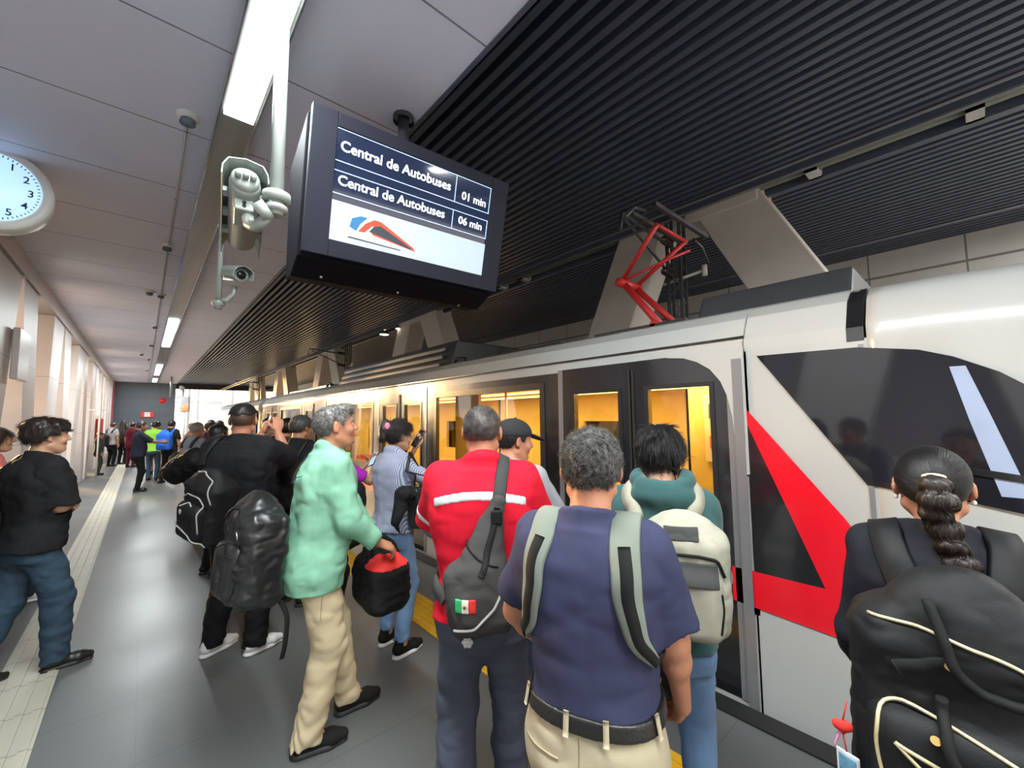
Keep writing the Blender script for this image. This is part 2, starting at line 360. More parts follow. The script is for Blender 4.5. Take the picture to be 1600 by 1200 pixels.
dp(MB().box(x0, x1, .012, .03, z0, z1), 'screen', m_scr, o)
m_led = emissive('screen_white', (.85, .92, 1), .9); m_line = emissive('screen_line_blue', (.45, .6, .95), .95)
def T(x, z): return RM @ Matrix.Translation((x, .0095, z))
text_mesh('route_text', 'Central de Autobuses', .0795, m_led, o, T(-.505, .20), .0012, label='upper line of white destination letters')
text_mesh('route_text', 'Central de Autobuses', .077, m_led, o, T(-.505, .015), .001, label='lower line of white destination letters')
text_mesh('time_text', '01 min', .072, m_led, o, T(.29, .175), .001)
text_mesh('time_text', '06 min', .070, m_led, o, T(.285, .012), .001)
b = MB()
for z in (.313, .141, .088, -.035): b.box(x0, x1, .009, .0115, z-.0018, z+.0018)
for za, zb in ((.141, .313), (-.035, .088)): b.box(.238, .2415, .009, .0115, za, zb); b.box(.515, .5185, .009, .0115, za, zb)
dp(b, 'rule_lines', m_line, o)
dp(MB().box(x0, x1, .008, .0118, z0, -.075), 'picture_panel', mat('picture_sky_blue', (.25, .3, .4), .3, var=.12, scale=4, emit=.5, ecol=(.62, .74, 1)), o)
def flat(name, poly, col, y, st=.7):
    mm = mat('pic_'+name, [c*.2 for c in col], .4, var=.03, emit=st, ecol=col); dp(MB().prism(poly, 1, y, y+.001), name, mm, o)
flat('train_body', [(-.43, -.24), (-.415, -.16), (-.36, -.13), (-.30, -.12), (-.02, -.232), (.03, -.252), (-.1, -.256), (-.36, -.262), (-.42, -.262)], (.85, .87, .92), .0065)
flat('train_stripe', [(-.37, -.215), (-.33, -.16), (-.28, -.125), (-.24, -.125), (-.02, -.228), (0, -.25), (-.28, -.215), (-.3, -.195), (-.27, -.165), (-.29, -.165), (-.33, -.21)], (.9, .09, .04), .0055)
flat('train_windshield', [(-.42, -.2), (-.41, -.15), (-.36, -.125), (-.32, -.125), (-.36, -.17), (-.38, -.215)], (.03, .25, .55), .0055)
flat('train_windows', [(-.305, -.2), (-.28, -.165), (-.24, -.15), (-.03, -.235), (-.03, -.245)], (.05, .07, .1), .0048, .5)
flat('train_shadow', [(-.43, -.262), (-.42, -.255), (-.1, -.26), (-.1, -.265)], (.03, .03, .05), .0045, .5)
b = MB(); random.seed(3)
for k in range(34):
    x = .16+random.random()*.14; z = -.21+random.random()*.09; b.prism([(x, z), (x+.004, z), (x+.012, z+.02), (x+.008, z+.02)], 1, .0065, .0075)
dp(b, 'sketch_tree', emissive('pic_sketch', (.33, .42, .62), .7), o); b = MB()
for (xa, za, xb, zb) in ((-.5, -.1, -.44, -.13), (-.49, -.14, -.44, -.15), (-.5, -.2, -.45, -.19), (.03, -.22, .12, -.275), (.06, -.23, .11, -.28)):
    dp(MB().prism([(xa, za), (xb, zb), (xb, zb-.003), (xa, za-.003)], 1, .0065, .0075), 'sketch_line', MATS['pic_sketch'], o)
b = MB().tube([(-.03, .18, .38), (-.03, .18, CZ-2.965)], .036, 16).lathe([(.07, .70), (.07, .735)], (-.03, .18, 0)); b.build('pole', mat('dark_pole', (.03, .03, .042), .45), o)
# a printed-circuit of small screws under the case
b = MB()
for x in (-.5, 0, .5): b.lathe([(0, 0), (.009, 0), (.009, .01)], (x, .3, -.462+.0), n=8)
b.build('screws', m_steel, o)

# CCTV cameras
m_cam = mat('camera_white', (.30, .335, .315), .35, var=.05); m_black = mat('black_plastic', (.01, .01, .012), .3)
o = empty('security_camera', (.43, 2.15, CZ), label='large white security camera seen from behind on a thick white ceiling pole', cat='camera')
MB().tube([(0, 0, 0), (0, 0, -1.09)], .03, 18).lathe([(.034, -.98), (.06, -.985), (.06, -1.02), (.034, -1.025)], n=20).lathe([(.036, -1.04), (.048, -1.045), (.048, -1.07), (0, -1.075)], n=20).build('pole', m_cam, o)
MB().tube([(-.01, .0, -1.03), (-.04, .03, -1.11), (-.065, .07, -1.14), (-.085, .13, -1.11), (-.09, .16, -1.06)], [.024, .024, .027, .026, .026], 14).lathe([(.0, 0), (.045, 0), (.045, .05), (0, .05)], (-.03, .01, -1.06), (-.6, .3, -.5), 16).build('bracket_arm', m_cam, o)
M = Matrix.Translation((-.085, .33, -.98)) @ Matrix.Rotation(math.radians(-7), 4, 'Z') @ Matrix.Rotation(math.radians(-14), 4, 'X')
def cp(mb, name, material, **k):
    q = mb.build(name, material, o, **k); q.data.transform(M); return q
prof = [(.0, -.27), (.055, -.27), (.06, -.255), (.06, .25), (.0, .25)]
cp(MB().lathe([(0, -.24), (.06, -.24), (.066, -.22), (.066, .24), (0, .24)], axis=(0, 1, 0)), 'barrel', m_cam)
cp(MB().lathe([(0, -.275), (.045, -.275), (.058, -.262), (.06, -.24)], axis=(0, 1, 0)), 'rear_cap', m_cam)
b = MB(); seg = [(-.095, -.02), (-.092, .03), (-.07, .075), (0, .092), (.07, .075), (.092, .03), (.095, -.02)]; inn = [(x*.95, z-.004) for x, z in seg][::-1]
b.prism(seg+inn, 1, -.29, .36); cp(b, 'sun_hood', m_cam)
for y in (-.15, 0, .15):
    cp(MB().box(-.088, -.06, y-.02, y+.02, -.02, .006), 'hood_clip', m_cam); cp(MB().box(.06, .088, y-.02, y+.02, -.02, .006), 'hood_clip', m_cam)
b = MB()
for x in (-.03, 0, .03): b.lathe([(0, 0), (.014, 0), (.014, .03), (0, .03)], (x, -.28, -.01), (0, -1, 0), 10)
cp(b, 'cable_glands', m_cam)
cp(MB().box(-.04, .04, -.19, -.05, -.12, -.055), 'mount_block', m_cam, bevel=.008)
cp(MB().lathe([(0, 0), (.009, 0), (.009, .003)], (0, -.19, -.08), (0, -1, 0), 8).lathe([(0, 0), (.009, 0), (.009, .003)], (0, -.19, -.1), (0, -1, 0), 8), 'screws', m_black)
o = empty('security_camera', (.46, 4.42, CZ), label='smaller white bullet camera facing the viewer on a thin ceiling pole', cat='camera')
MB().tube([(0, 0, 0), (0, 0, -1.06)], .022, 14).lathe([(.045, -1.0), (.05, -1.03), (.03, -1.04), (.03, -1.07), (0, -1.07)], n=16).build('pole', m_cam, o)
MB().tube([(.01, -.02, -1.0), (.06, -.06, -.99), (.1, -.08, -.93), (.105, -.08, -.86)], .02, 12).build('bracket_arm', m_cam, o)
M = Matrix.Translation((.10, -.10, -.76)) @ Matrix.Rotation(math.radians(12), 4, 'Z') @ Matrix.Rotation(math.radians(14), 4, 'X')
cp(MB().lathe([(0, -.14), (.058, -.14), (.062, -.13), (.062, .2), (0, .21)], axis=(0, 1, 0)), 'barrel', m_cam)
cp(MB().lathe([(0, -.147), (.036, -.147), (.036, -.13)], axis=(0, 1, 0)), 'lens', m_black)
b = MB(); seg = [(-.078, -.03), (-.078, .025), (-.055, .06), (0, .078), (.055, .06), (.078, .025), (.078, -.03)]; inn = [(x*.94, z-.004) for x, z in seg][::-1]
b.prism(seg+inn, 1, -.2, .22); cp(b, 'sun_hood', m_cam)
o = empty('security_camera', (.95, 25.0, CZ), label='distant white camera on an L shaped pole before the end wall', cat='camera')
MB().tube([(0, 0, 0), (0, 0, -.95), (.45, 0, -.95), (.45, 0, -.6)], .045, 8).build('pole', m_cam, o)
MB().lathe([(0, -.16), (.1, -.16), (.1, .16), (0, .16)], (.4, 0, -.5), (0, 1, .2), 12).build('barrel', m_cam, o)

# railway signal at the end of the platform
o = empty('signal_light', (1.42, 24, 0), label='railway signal glowing red beside the end opening', cat='signal')
MB().tube([(0, 0, 0), (0, 0, 2.05)], .05, 10).build('post', m_white, o)
MB().box(-.18, .18, -.1, .1, 2.05, 2.75).build('housing', m_block, o, bevel=.06)
MB().lathe([(0, -.12), (.13, -.12), (.13, -.09)], (0, 0, 2.22), (0, 1, 0), 20).build('red_lens', emissive('signal_glow', (1, .05, .02), 9), o)
# left side: hanging board, red cabinet, pole, rail
MB().box(-1.16, -1.10, 7.35, 7.95, 2.15, 2.75).build('notice_board', mat('pale_board', (.6, .58, .6), .35), bevel=.01, label='pale square box mounted on the left wall fin', cat='board')
o = empty('extinguisher_cabinet', (-1.1, 20.3, 0), label='tall narrow red fire cabinet by the far left wall', cat='cabinet')
MB().box(-.07, .1, -.2, .2, .9, 1.75).build('cabinet_body', mat('dull_red', (.5, .06, .05), .5), o, bevel=.02); MB().box(-.02, .02, -.03, .03, 0, .9).build('stand', MATS['dull_red'], o)
MB().lathe([(0, 1.75), (.05, 1.76), (.06, 1.85), (.02, 1.95), (0, 1.95)], n=12).build('top_knob', m_white, o)
o = empty('service_pole', (-.95, 17.6, 0), label='thin pale vertical pole with cross bar at the far left', cat='pole')
MB().tube([(0, 0, 0), (0, 0, 3.1)], .022, 8).build('pole', m_white, o); MB().tube([(-.25, 0, 2.0), (.12, 0, 2.0)], .015, 6).build('cross_bar', m_white, o)
o = empty('platform_railing', (-1.0, 23.4, 0), label='low white metal railing by the wall left of the long haired woman', cat='railing')
b = MB()
for k in range(6): b.tube([(-.15+k*.12, 0, 0), (-.15+k*.12, 0, .85)], .015, 6)
b.build('bars', m_white, o); MB().tube([(-.2, 0, .85), (.5, 0, .85)], .022, 8).tube([(-.2, 0, .4), (.5, 0, .4)], .018, 8).build('top_rail', m_white, o)
# ================================================================== the train
m_tw = mat('train_white', (.41, .41, .40), .24, var=.03, scale=1.5, coat=.6)
m_tb = mat('train_black_gloss', (.010, .010, .012), .20, var=.2, coat=1, spec=.8)
m_tr = mat('train_red', (.72, .008, .02), .2, var=.05, coat=.5)
m_frame = mat('window_frame_dark', (.02, .02, .022), .3)
m_alu = mat('door_pillar_grey', (.30, .29, .30), .25, .5, var=.08)
m_gl = glass('train_window_glass', (.88, .80, .64), 1.0)
m_int = mat('interior_yellow', (.88, .66, .20), .5, var=.08, scale=2)
m_seat = mat('seat_red_orange', (.7, .16, .03), .5)
m_roofb = mat('roof_equipment_dark', (.03, .03, .034), .5, var=.3)
XT = 2.70
train = empty('light_rail_train', (XT, 7.5, 0), label='white light rail train with red and black livery standing along the platform', cat='train')
OFF = Vector((-XT, -7.5, 0))
def tp(mb, name, material, par=None, **k):
    q = mb.build(name, material, par or train, **k)
    if par is None: q.data.transform(Matrix.Translation(OFF))
    else: q.data.transform(Matrix.Translation(OFF))
    return q
def strip(mb, y0, y1, z0, z1, holes=(), x0=XT, x1=XT+.06):
    """panel in the side plane with rectangular holes [(ya,yb,za,zb)] side by side"""
    y = y0
    for ya, yb, za, zb in sorted(holes):
        mb.box(x0, x1, y, ya, z0, z1); mb.box(x0, x1, ya, yb, z0, za); mb.box(x0, x1, ya, yb, zb, z1); y = yb
    mb.box(x0, x1, y, y1, z0, z1); return mb
prof_top = [(XT, 2.03), (XT+.005, 2.10), (XT+.02, 2.125), (XT+.03, 2.14), (XT+.09, 2.25), (XT+.20, 2.325), (XT+.25, 2.345), (XT+.28, 2.335), (XT+.3, 2.30), (XT+2.3, 2.30), (XT+2.55, 2.1), (XT+2.6, 2.03), (XT+2.55, 2.0), (XT+.06, 2.0)]
def car(y0, y1, bays, doors, near=True):
    b = MB(); b.prism(prof_top, 1, y0, y1)
    b.box(XT, XT+.06, y0, y1, -.55, .55); b.box(XT+2.54, XT+2.6, y0, y1, -.55, .8); b.box(XT+2.54, XT+2.6, y0, y1, 1.9, 2.03)
    q = tp(b, 'body_shell', m_tw)
    tp(MB().box(XT-.002, XT+.03, y0, y1, 2.118, 2.128), 'roof_seam', m_tb)
    for ya, yb in bays: tp(strip(MB(), ya, yb, .745, 2.03, [(ya+.2, yb-.2, .95, 1.93)]), 'window_panel', m_tb)
    for ya, yb in bays:
        w = tp(MB().box(XT+.015, XT+.025, ya+.2, yb-.2, .95, 1.93), 'window', m_gl)
        fr = MB(); strip(fr, ya+.17, yb-.17, .92, 1.96, [(ya+.23, yb-.23, .98, 1.90)], XT-.006, XT+.01); tp(fr, 'window_frame', m_frame)
        tp(MB().box(XT-.004, XT+.05, ya, yb, .55, .745), 'red_stripe', m_tr)
    for ya, yb in doors:
        tp(MB().box(XT-.008, XT+.05, ya-.05, ya, .0, 2.05), 'door_pillar', m_alu); tp(MB().box(XT-.008, XT+.05, yb, yb+.05, .0, 2.05), 'door_pillar', m_alu)
        tp(MB().box(XT+2.44, XT+2.5, ya-.1, yb+.1, 0, 2.08), 'far_door_wall', m_int)
        ym = (ya+yb)/2
        for a, c in ((ya, ym-.01), (ym+.01, yb)):
            d = strip(MB(), a, c, .0, 1.99, [(a+.10, c-.12, .80, 1.84)], XT-.004, XT+.05); dd = tp(d, 'door', m_tb)
            tp(MB().box(XT+.015, XT+.022, a+.10, c-.12, .80, 1.84), 'door_glass', m_gl, dd)
            g = strip(MB(), a+.075, c-.095, .775, 1.865, [(a+.105, c-.125, .805, 1.835)], XT-.01, XT-.003); tp(g, 'glass_frame', m_frame, dd)
            tp(MB().box(XT-.012, XT-.004, (c if a == ya else a)-.015, (c if a == ya else a)+.015, .05, 1.98), 'edge_seal', m_rubber, dd)
        tp(MB().box(XT-.003, XT+.05, ya, yb, 1.99, 2.05), 'door_header', m_tb)
    # far side glazing
    q = MB().box(XT+2.54, XT+2.56, y0+.3, y1-.3, .8, 1.9); tp(q, 'far_side_window', m_gl)
    # interior
    tp(MB().box(XT+.1, XT+2.5, y0, y1, -.06, 0), 'interior_floor', m_grey)
    tp(MB().box(XT+.1, XT+2.5, y0+.05, y1, 1.985, 1.995), 'interior_ceiling', m_int)
    b = MB()
    for ya, yb in bays:
        b.box(XT+2.1, XT+2.44, ya, yb, 0, .45).box(XT+.1, XT+.14, ya, yb, 0, .9)
        if yb-ya > 1: strip(b, ya, yb, 0, 1.99, [(ya+.55, yb-.55, 1.0, 1.58)], XT+2.44, XT+2.5)
        if yb-ya > 1: tp(MB().box(XT+.35, XT+.39, yb-.62, yb-.12, .0, 1.99), 'partition', m_int)
    b.box(XT+.1, XT+2.5, y0, y0+.05, 0, 2.08)
    tp(b, 'interior_lining', m_int)
    return
segs_b = [(2.43, 4.67), (6.13, 8.57), (10.07, 12.33)]; segs_d = [(1.04, 2.38), (4.72, 6.08), (8.62, 10.02), (12.38, 13.8)]
car(.93, 14.35, segs_b+[(13.85, 14.35)], segs_d)
for ya, yb in segs_b:
    for y in np.arange(ya+.3, yb-.3, .95):
        b = MB().box(XT+.35, XT+.8, y, y+.45, .40, .47).box(XT+.35, XT+.8, y+.42, y+.49, .45, .98); tp(b, 'seat', m_seat, bevel=.02)
        tp(MB().tube([(XT+.9, y+.5, 0), (XT+.9, y+.5, 2.08)], .018, 8), 'grab_pole', mat('pole_yellow', (.85, .6, .1), .3))
for y0, y1 in ((1.0, 14.2),):
    for x in (XT+1.15, XT+1.95):
        q = tp(MB().box(x-.05, x+.05, y0, y1, 1.96, 1.98), 'interior_lamp', emissive('interior_lamp_warm', (1, .78, .40), 3.5))
for y0, y1 in ((1.0, 2.6), (2.6, 4.7), (4.7, 8), (8, 14)):
    area_light('saloon_light', (XT+1.3+OFF.x, (y0+y1)/2+OFF.y, 1.94), .5, (y1-y0)*.9, 15*(y1-y0), (1, .86, .52), parent=train)
# yellow cabinet with panel seen through the front door
cb = tp(MB().box(XT+1.5, XT+2.2, 1.15, 2.0, 0, 2.05), 'interior_cabinet', m_int)
tp(MB().box(XT+1.46, XT+1.5, 1.62, 1.83, 1.2, 1.85), 'control_panel', mat('panel_cream', (.85, .75, .5), .4), cb)
tp(MB().box(XT+1.45, XT+1.46, 1.67, 1.78, 1.62, 1.76), 'display_window', m_grey, cb)
tp(MB().box(XT+1.45, XT+1.46, 1.67, 1.78, 1.33, 1.45), 'notice', m_seat, cb)
nb = tp(MB().box(XT+.5, XT+.52, 4.03, 4.55, .85, 1.5), 'notice_panel', mat('notice_yellow', (.85, .5, .03), .5))
tp(MB().box(XT+.48, XT+.5, 4.1, 4.4, 1.38, 1.43).box(XT+.48, XT+.5, 4.1, 4.45, 1.26, 1.31).box(XT+.48, XT+.5, 4.15, 4.4, 1.12, 1.18), 'notice_marks', m_tr, nb)
# white corner wedge that rounds the black door field
b = MB(); pts = [(1.42, 2.06), (1.42, 2.045), (1.30, 2.03), (1.21, 1.995), (1.13, 1.94), (1.07, 1.86), (1.035, 1.77), (1.01, 1.64), (1.0, 1.5), (.99, 1.3), (.93, 1.3), (.93, 2.06)]
tp(b.prism(pts, 0, XT-.016, XT-.0095), 'corner_fairing', m_tw)
tp(MB().box(XT-.020, XT-.0165, .945, 1.0, -.3, 1.99), 'vertical_trim', m_alu); tp(MB().box(XT+.0, XT+.06, .92, 1.0, .5, 2.03), 'end_post', m_tw)
# cab module ------------------------------------------------------
cabp = [(0, 2.0), (.0, 2.10), (.03, 2.15), (.09, 2.25), (.20, 2.32), (.3, 2.34), (1.3, 2.38), (2.3, 2.34), (2.55, 2.15), (2.6, 2.0)]
def cab_shell():
    ys = [.36, .30, .1, -.3, -.7, -1.1, -1.5, -1.8]
    V = []; F = []; full = [(0, -.55), (0, .3), (0, .9), (0, 1.5)]+cabp+[(2.6, 1.5), (2.6, .9), (2.6, .3), (2.6, -.55)]
    for y in ys:
        t = max(0, (-.15-y)/1.65); sx = 1-.42*t**1.6; dz = -.9*max(0, t)**1.8
        for (x, z) in full:
            xx = 1.3+(x-1.3)*sx; zz = z+(dz*max(0, (z-.9)/1.4) if z > .9 else 0)
            V.append((XT+xx, y, zz))
    n = len(full)
    for i in range(len(ys)-1):
        for k in range(n-1): F.append((i*n+k, i*n+k+1, (i+1)*n+k+1, (i+1)*n+k))
    m = (len(ys)-1)*n; F.append(tuple(m+k for k in range(n))); F.append(tuple(range(n))[::-1])
    return MB().add(V, F, True)
cabo = tp(cab_shell(), 'cab', m_tw)
b = MB().box(XT+.0, XT+.06, .36, .94, -.55, 2.03); b.prism(prof_top, 1, .44, .94); tp(b, 'cab_side_panel', m_tw)
tp(MB().prism([(x-.004 if x < 3.5 else x, z-.01) for x, z in prof_top], 1, .37, .44), 'gangway_seal', m_tb)
def side(name, poly, m, y, depth, **k):
    return tp(MB().prism(poly, 0, XT-y, XT-y+depth), name, m, **k)
side('red_stripe', [(.935, 1.685), (.50, 1.12), (.30, .80), (.30, .50), (1.06, .55), (1.06, .745), (.60, .745), (.935, 1.60)], m_tr, .008, .012)
side('side_graphic', [(.935, 1.60), (.60, .745), (.935, .745)], m_tb, .006, .010)
side('red_stripe', [(.30, .80), (.30, .50), (-.6, .46), (-.6, .62)], m_tr, .004, .008)
cw = [(.86, 1.995), (.40, 1.30), (.29, 1.285), (.10, 1.27), (-.3, 1.2), (-.3, 1.62), (-.17, 1.72), (-.06, 1.82), (.07, 1.90), (.18, 1.945), (.40, 1.985)]
q = side('cab_window', cw, mat('cab_glass_black', (.012, .012, .016), .06, var=.1, coat=.4), .010, .014)
side('windshield_reflection', [(.085, 1.855), (.035, 1.855), (-.02, 1.65), (-.11, 1.30), (-.03, 1.30), (.04, 1.62)], mat('pale_blue_reflection', (.30, .36, .52), .3), .013, .006)  # reflection on the cab glass, put in as a flat pale blue piece
tp(MB().prism([(.3, 1.42), (-.25, 1.34), (-.25, 1.37), (.3, 1.45)], 0, XT-.02, XT-.012), 'mirror_bar', m_tb)
tp(MB().box(XT-.006, XT+.03, .375, .395, -.3, 2.0), 'cab_joint', m_alu)
# second car --------------------------------------------------------
b = MB(); b.prism(prof_top, 1, 14.95, 29.5); b.box(XT, XT+.06, 14.95, 29.5, -.5, .75).box(XT, XT+.06, 14.95, 29.5, 1.93, 2.03); tp(b, 'body_shell', m_tw)
y = 15.2
while y < 29: tp(MB().box(XT-.004, XT+.05, y, y+1.9, .75, 1.93), 'window_panel', m_tb); tp(MB().box(XT-.006, XT+.05, y+1.9, y+2.3, .75, 1.93), 'red_panel', m_tr); y += 2.3
b = MB()
for k in range(7): b.prism([(x+.08 if x < 3.5 else x-.08, z-.06) for x, z in prof_top], 1, 14.36+k*.085, 14.40+k*.085); b.box(XT+.08, XT+.12, 14.36+k*.085, 14.40+k*.085, -.4, 1.95)
tp(b, 'gangway_bellows', m_rubber)
# roof equipment -----------------------------------------------------
b = MB().prism([(XT+.45, 2.30), (XT+.62, 2.76), (XT+2.0, 2.76), (XT+2.15, 2.30)], 1, 4.9, 9.3); ac = tp(b, 'air_conditioning_unit', m_roofb, bevel=.02)
b = MB()
for k in range(3): b.box(XT+.44+k*.05, XT+.47+k*.05, 5.1, 9.1, 2.38+k*.12, 2.43+k*.12)
for k in range(12): b.box(XT+.40, XT+.48, 5.2+k*.33, 5.35+k*.33, 2.30, 2.36)
tp(b, 'louvres', mat('louvre_brown', (.07, .055, .05), .5), ac)
tp(MB().prism([(XT+.30, 2.30), (XT+.42, 2.53), (XT+2.0, 2.53), (XT+2.1, 2.30)], 1, .45, 1.35), 'roof_box', m_roofb, bevel=.02)
tp(MB().prism([(XT+.45, 2.30), (XT+.5, 2.43), (XT+1.8, 2.43), (XT+1.9, 2.30)], 1, 2.85, 3.9), 'roof_box', m_roofb, bevel=.02)
tp(MB().box(XT+.5, XT+1.6, 9.9, 13.4, 2.30, 2.46), 'roof_box', m_tw, bevel=.02, label='low pale roof box') 
tp(MB().tube([(XT+.42, 9.5, 2.3), (XT+.42, 9.55, 2.42), (XT+.42, 9.75, 2.46), (XT+.42, 9.9, 2.36)], .03, 8), 'roof_hose', m_rubber); tp(MB().tube([(XT+.5, 4.5, 2.32), (XT+.5, 4.55, 2.44), (XT+.5, 4.75, 2.46), (XT+.5, 4.85, 2.34)], .025, 8), 'roof_hose', m_rubber)
# pantograph
px = 4.0; pm = mat('pantograph_red', (.60, .03, .03), .4)
pan = tp(MB().box(px-.5, px+.5, 1.6, 2.75, 2.30, 2.40).box(px-.42, px-.36, 1.7, 2.7, 2.40, 2.52).box(px+.36, px+.42, 1.7, 2.7, 2.40, 2.52), 'pantograph_base', m_roofb)
tp(MB().tube([(px-.25, 2.02, 2.52), (px-.12, 2.50, 3.08)], .036, 10).tube([(px+.25, 2.02, 2.52), (px+.12, 2.50, 3.08)], .036, 10).tube([(px-.42, 2.02, 2.52), (px+.42, 2.02, 2.52)], .03, 10).lathe([(0, -.2), (.05, -.2), (.05, .2), (0, .2)], (px, 2.52, 3.10), (1, 0, 0), 12), 'pantograph_lower_arm', pm)
tp(MB().tube([(px-.14, 2.52, 3.12), (px-.30, 2.0, 3.52)], .024, 10).tube([(px+.14, 2.52, 3.12), (px+.30, 2.0, 3.52)], .024, 10).tube([(px-.14, 2.52, 3.12), (px+.1, 2.12, 3.30), (px+.28, 1.95, 3.40)], .015, 8).tube([(px-.32, 2.0, 3.52), (px+.32, 2.0, 3.52)], .02, 8), 'pantograph_upper_arm', pm)
tp(MB().box(px-.55, px+.55, 1.86, 1.90, 3.58, 3.62).box(px-.55, px+.55, 2.10, 2.14, 3.58, 3.62).tube([(px-.85, 2.0, 3.42), (px-.7, 2.0, 3.56), (px-.5, 2.0, 3.6)], .016, 8).tube([(px+.85, 2.0, 3.42), (px+.7, 2.0, 3.56), (px+.5, 2.0, 3.6)], .016, 8), 'contact_head', m_mast)
# ================================================================== solid modelling by distance fields
_rng = np.random.RandomState(11); _LAT = _rng.rand(32, 32, 32).astype(np.float32)*2-1
def vnoise(X, Y, Z):
    xi = np.floor(X).astype(int); yi = np.floor(Y).astype(int); zi = np.floor(Z).astype(int)
    fx = X-xi; fy = Y-yi; fz = Z-zi
    fx = fx*fx*(3-2*fx); fy = fy*fy*(3-2*fy); fz = fz*fz*(3-2*fz)
    x0 = xi & 31; x1 = (xi+1) & 31; y0 = yi & 31; y1 = (yi+1) & 31; z0 = zi & 31; z1 = (zi+1) & 31
    L = _LAT
    a = L[x0, y0, z0]*(1-fx)+L[x1, y0, z0]*fx; b = L[x0, y1, z0]*(1-fx)+L[x1, y1, z0]*fx
    c = L[x0, y0, z1]*(1-fx)+L[x1, y0, z1]*fx; d = L[x0, y1, z1]*(1-fx)+L[x1, y1, z1]*fx
    return (a*(1-fy)+b*fy)*(1-fz)+(c*(1-fy)+d*fy)*fz
V3 = lambda *a: np.array(a, float)
def rcone(a, b, r1, r2, flat=None):
    """tapered capsule; flat = (axis, factor) squeezes the section along an axis"""
    a = V3(*a); b = V3(*b); ab = b-a; l2 = max(float(ab@ab), 1e-9); r = max(r1, r2)
    def fn(X, Y, Z):
        dx = X-a[0]; dy = Y-a[1]; dz = Z-a[2]
        t = np.clip((dx*ab[0]+dy*ab[1]+dz*ab[2])/l2, 0, 1)
        ex = dx-t*ab[0]; ey = dy-t*ab[1]; ez = dz-t*ab[2]
        if flat is not None:
            n, s = flat; q = (ex*n[0]+ey*n[1]+ez*n[2])*(s-1); ex = ex+q*n[0]; ey = ey+q*n[1]; ez = ez+q*n[2]
        return np.sqrt(ex*ex+ey*ey+ez*ez)-(r1+(r2-r1)*t)
    return fn, (np.minimum(a, b)-r, np.maximum(a, b)+r)
def chain(pts, rs, flat=None):
    return [rcone(pts[i], pts[i+1], rs[i], rs[i+1], flat) for i in range(len(pts)-1)]
def ell(c, rad, R=None):
    c = V3(*c); rad = V3(*rad); m = rad.min(); big = rad.max() if R is not None else rad
    def fn(X, Y, Z):
        x = X-c[0]; y = Y-c[1]; z = Z-c[2]
        if R is not None:
            x, y, z = (x*R[0][0]+y*R[1][0]+z*R[2][0], x*R[0][1]+y*R[1][1]+z*R[2][1], x*R[0][2]+y*R[1][2]+z*R[2][2])
        k0 = np.sqrt((x/rad[0])**2+(y/rad[1])**2+(z/rad[2])**2)
        k1 = np.sqrt((x/rad[0]**2)**2+(y/rad[1]**2)**2+(z/rad[2]**2)**2)
        return k0*(k0-1)/np.maximum(k1, 1e-6)
    return fn, (c-big, c+big)
def rbox(c, half, rnd, R=None):
    c = V3(*c); h = V3(*half)-rnd; big = np.full(3, np.linalg.norm(half)) if R is not None else V3(*half)
    def fn(X, Y, Z):
        x = X-c[0]; y = Y-c[1]; z = Z-c[2]
        if R is not None:
            x, y, z = (x*R[0][0]+y*R[1][0]+z*R[2][0], x*R[0][1]+y*R[1][1]+z*R[2][1], x*R[0][2]+y*R[1][2]+z*R[2][2])
        x = np.abs(x)-h[0]; y = np.abs(y)-h[1]; z = np.abs(z)-h[2]
        return np.sqrt(np.maximum(x, 0)**2+np.maximum(y, 0)**2+np.maximum(z, 0)**2)+np.minimum(np.maximum(x, np.maximum(y, z)), 0)-rnd
    return fn, (c-big, c+big)
def loft(st, power=2.0):
    """elliptic sections stacked in z: st = [(z, cx, cy, half width, half depth)]"""
    A = np.array(sorted(st), float); z0, z1 = A[0, 0], A[-1, 0]
    # smooth resample
    zz = np.linspace(z0, z1, 60); B = [np.interp(zz, A[:, 0], A[:, i]) for i in range(1, 5)]
    ker = np.array([1, 2, 3, 2, 1.])/9
    B = [np.convolve(np.pad(b, 2, 'edge'), ker, 'valid') for b in B]
    m = max(A[:, 3].max(), A[:, 4].max())
    def fn(X, Y, Z):
        zc = np.clip(Z, z0, z1); g = [np.interp(zc.ravel(), zz, b).reshape(zc.shape) for b in B]
        x = (X-g[0])/g[2]; y = (Y-g[1])/g[3]; mn = np.minimum(g[2], g[3])
        k = (np.abs(x)**power+np.abs(y)**power)**(1/power); d = (k-1)*mn
        dz = np.abs(Z-zc)
        return np.where(dz > 0, np.sqrt(np.maximum(d, 0)**2+dz**2)+np.minimum(np.maximum(d, -.05), 0)*(dz <= 0), d)
    lo = V3((A[:, 1]-A[:, 3]).min(), (A[:, 2]-A[:, 4]).min(), z0); hi = V3((A[:, 1]+A[:, 3]).max(), (A[:, 2]+A[:, 4]).max(), z1)
    return fn, (lo, hi)
def smin(a, b, k):
    if k <= 0: return np.minimum(a, b)
    h = np.maximum(k-np.abs(a-b), 0)/k; return np.minimum(a, b)-h*h*k*.25
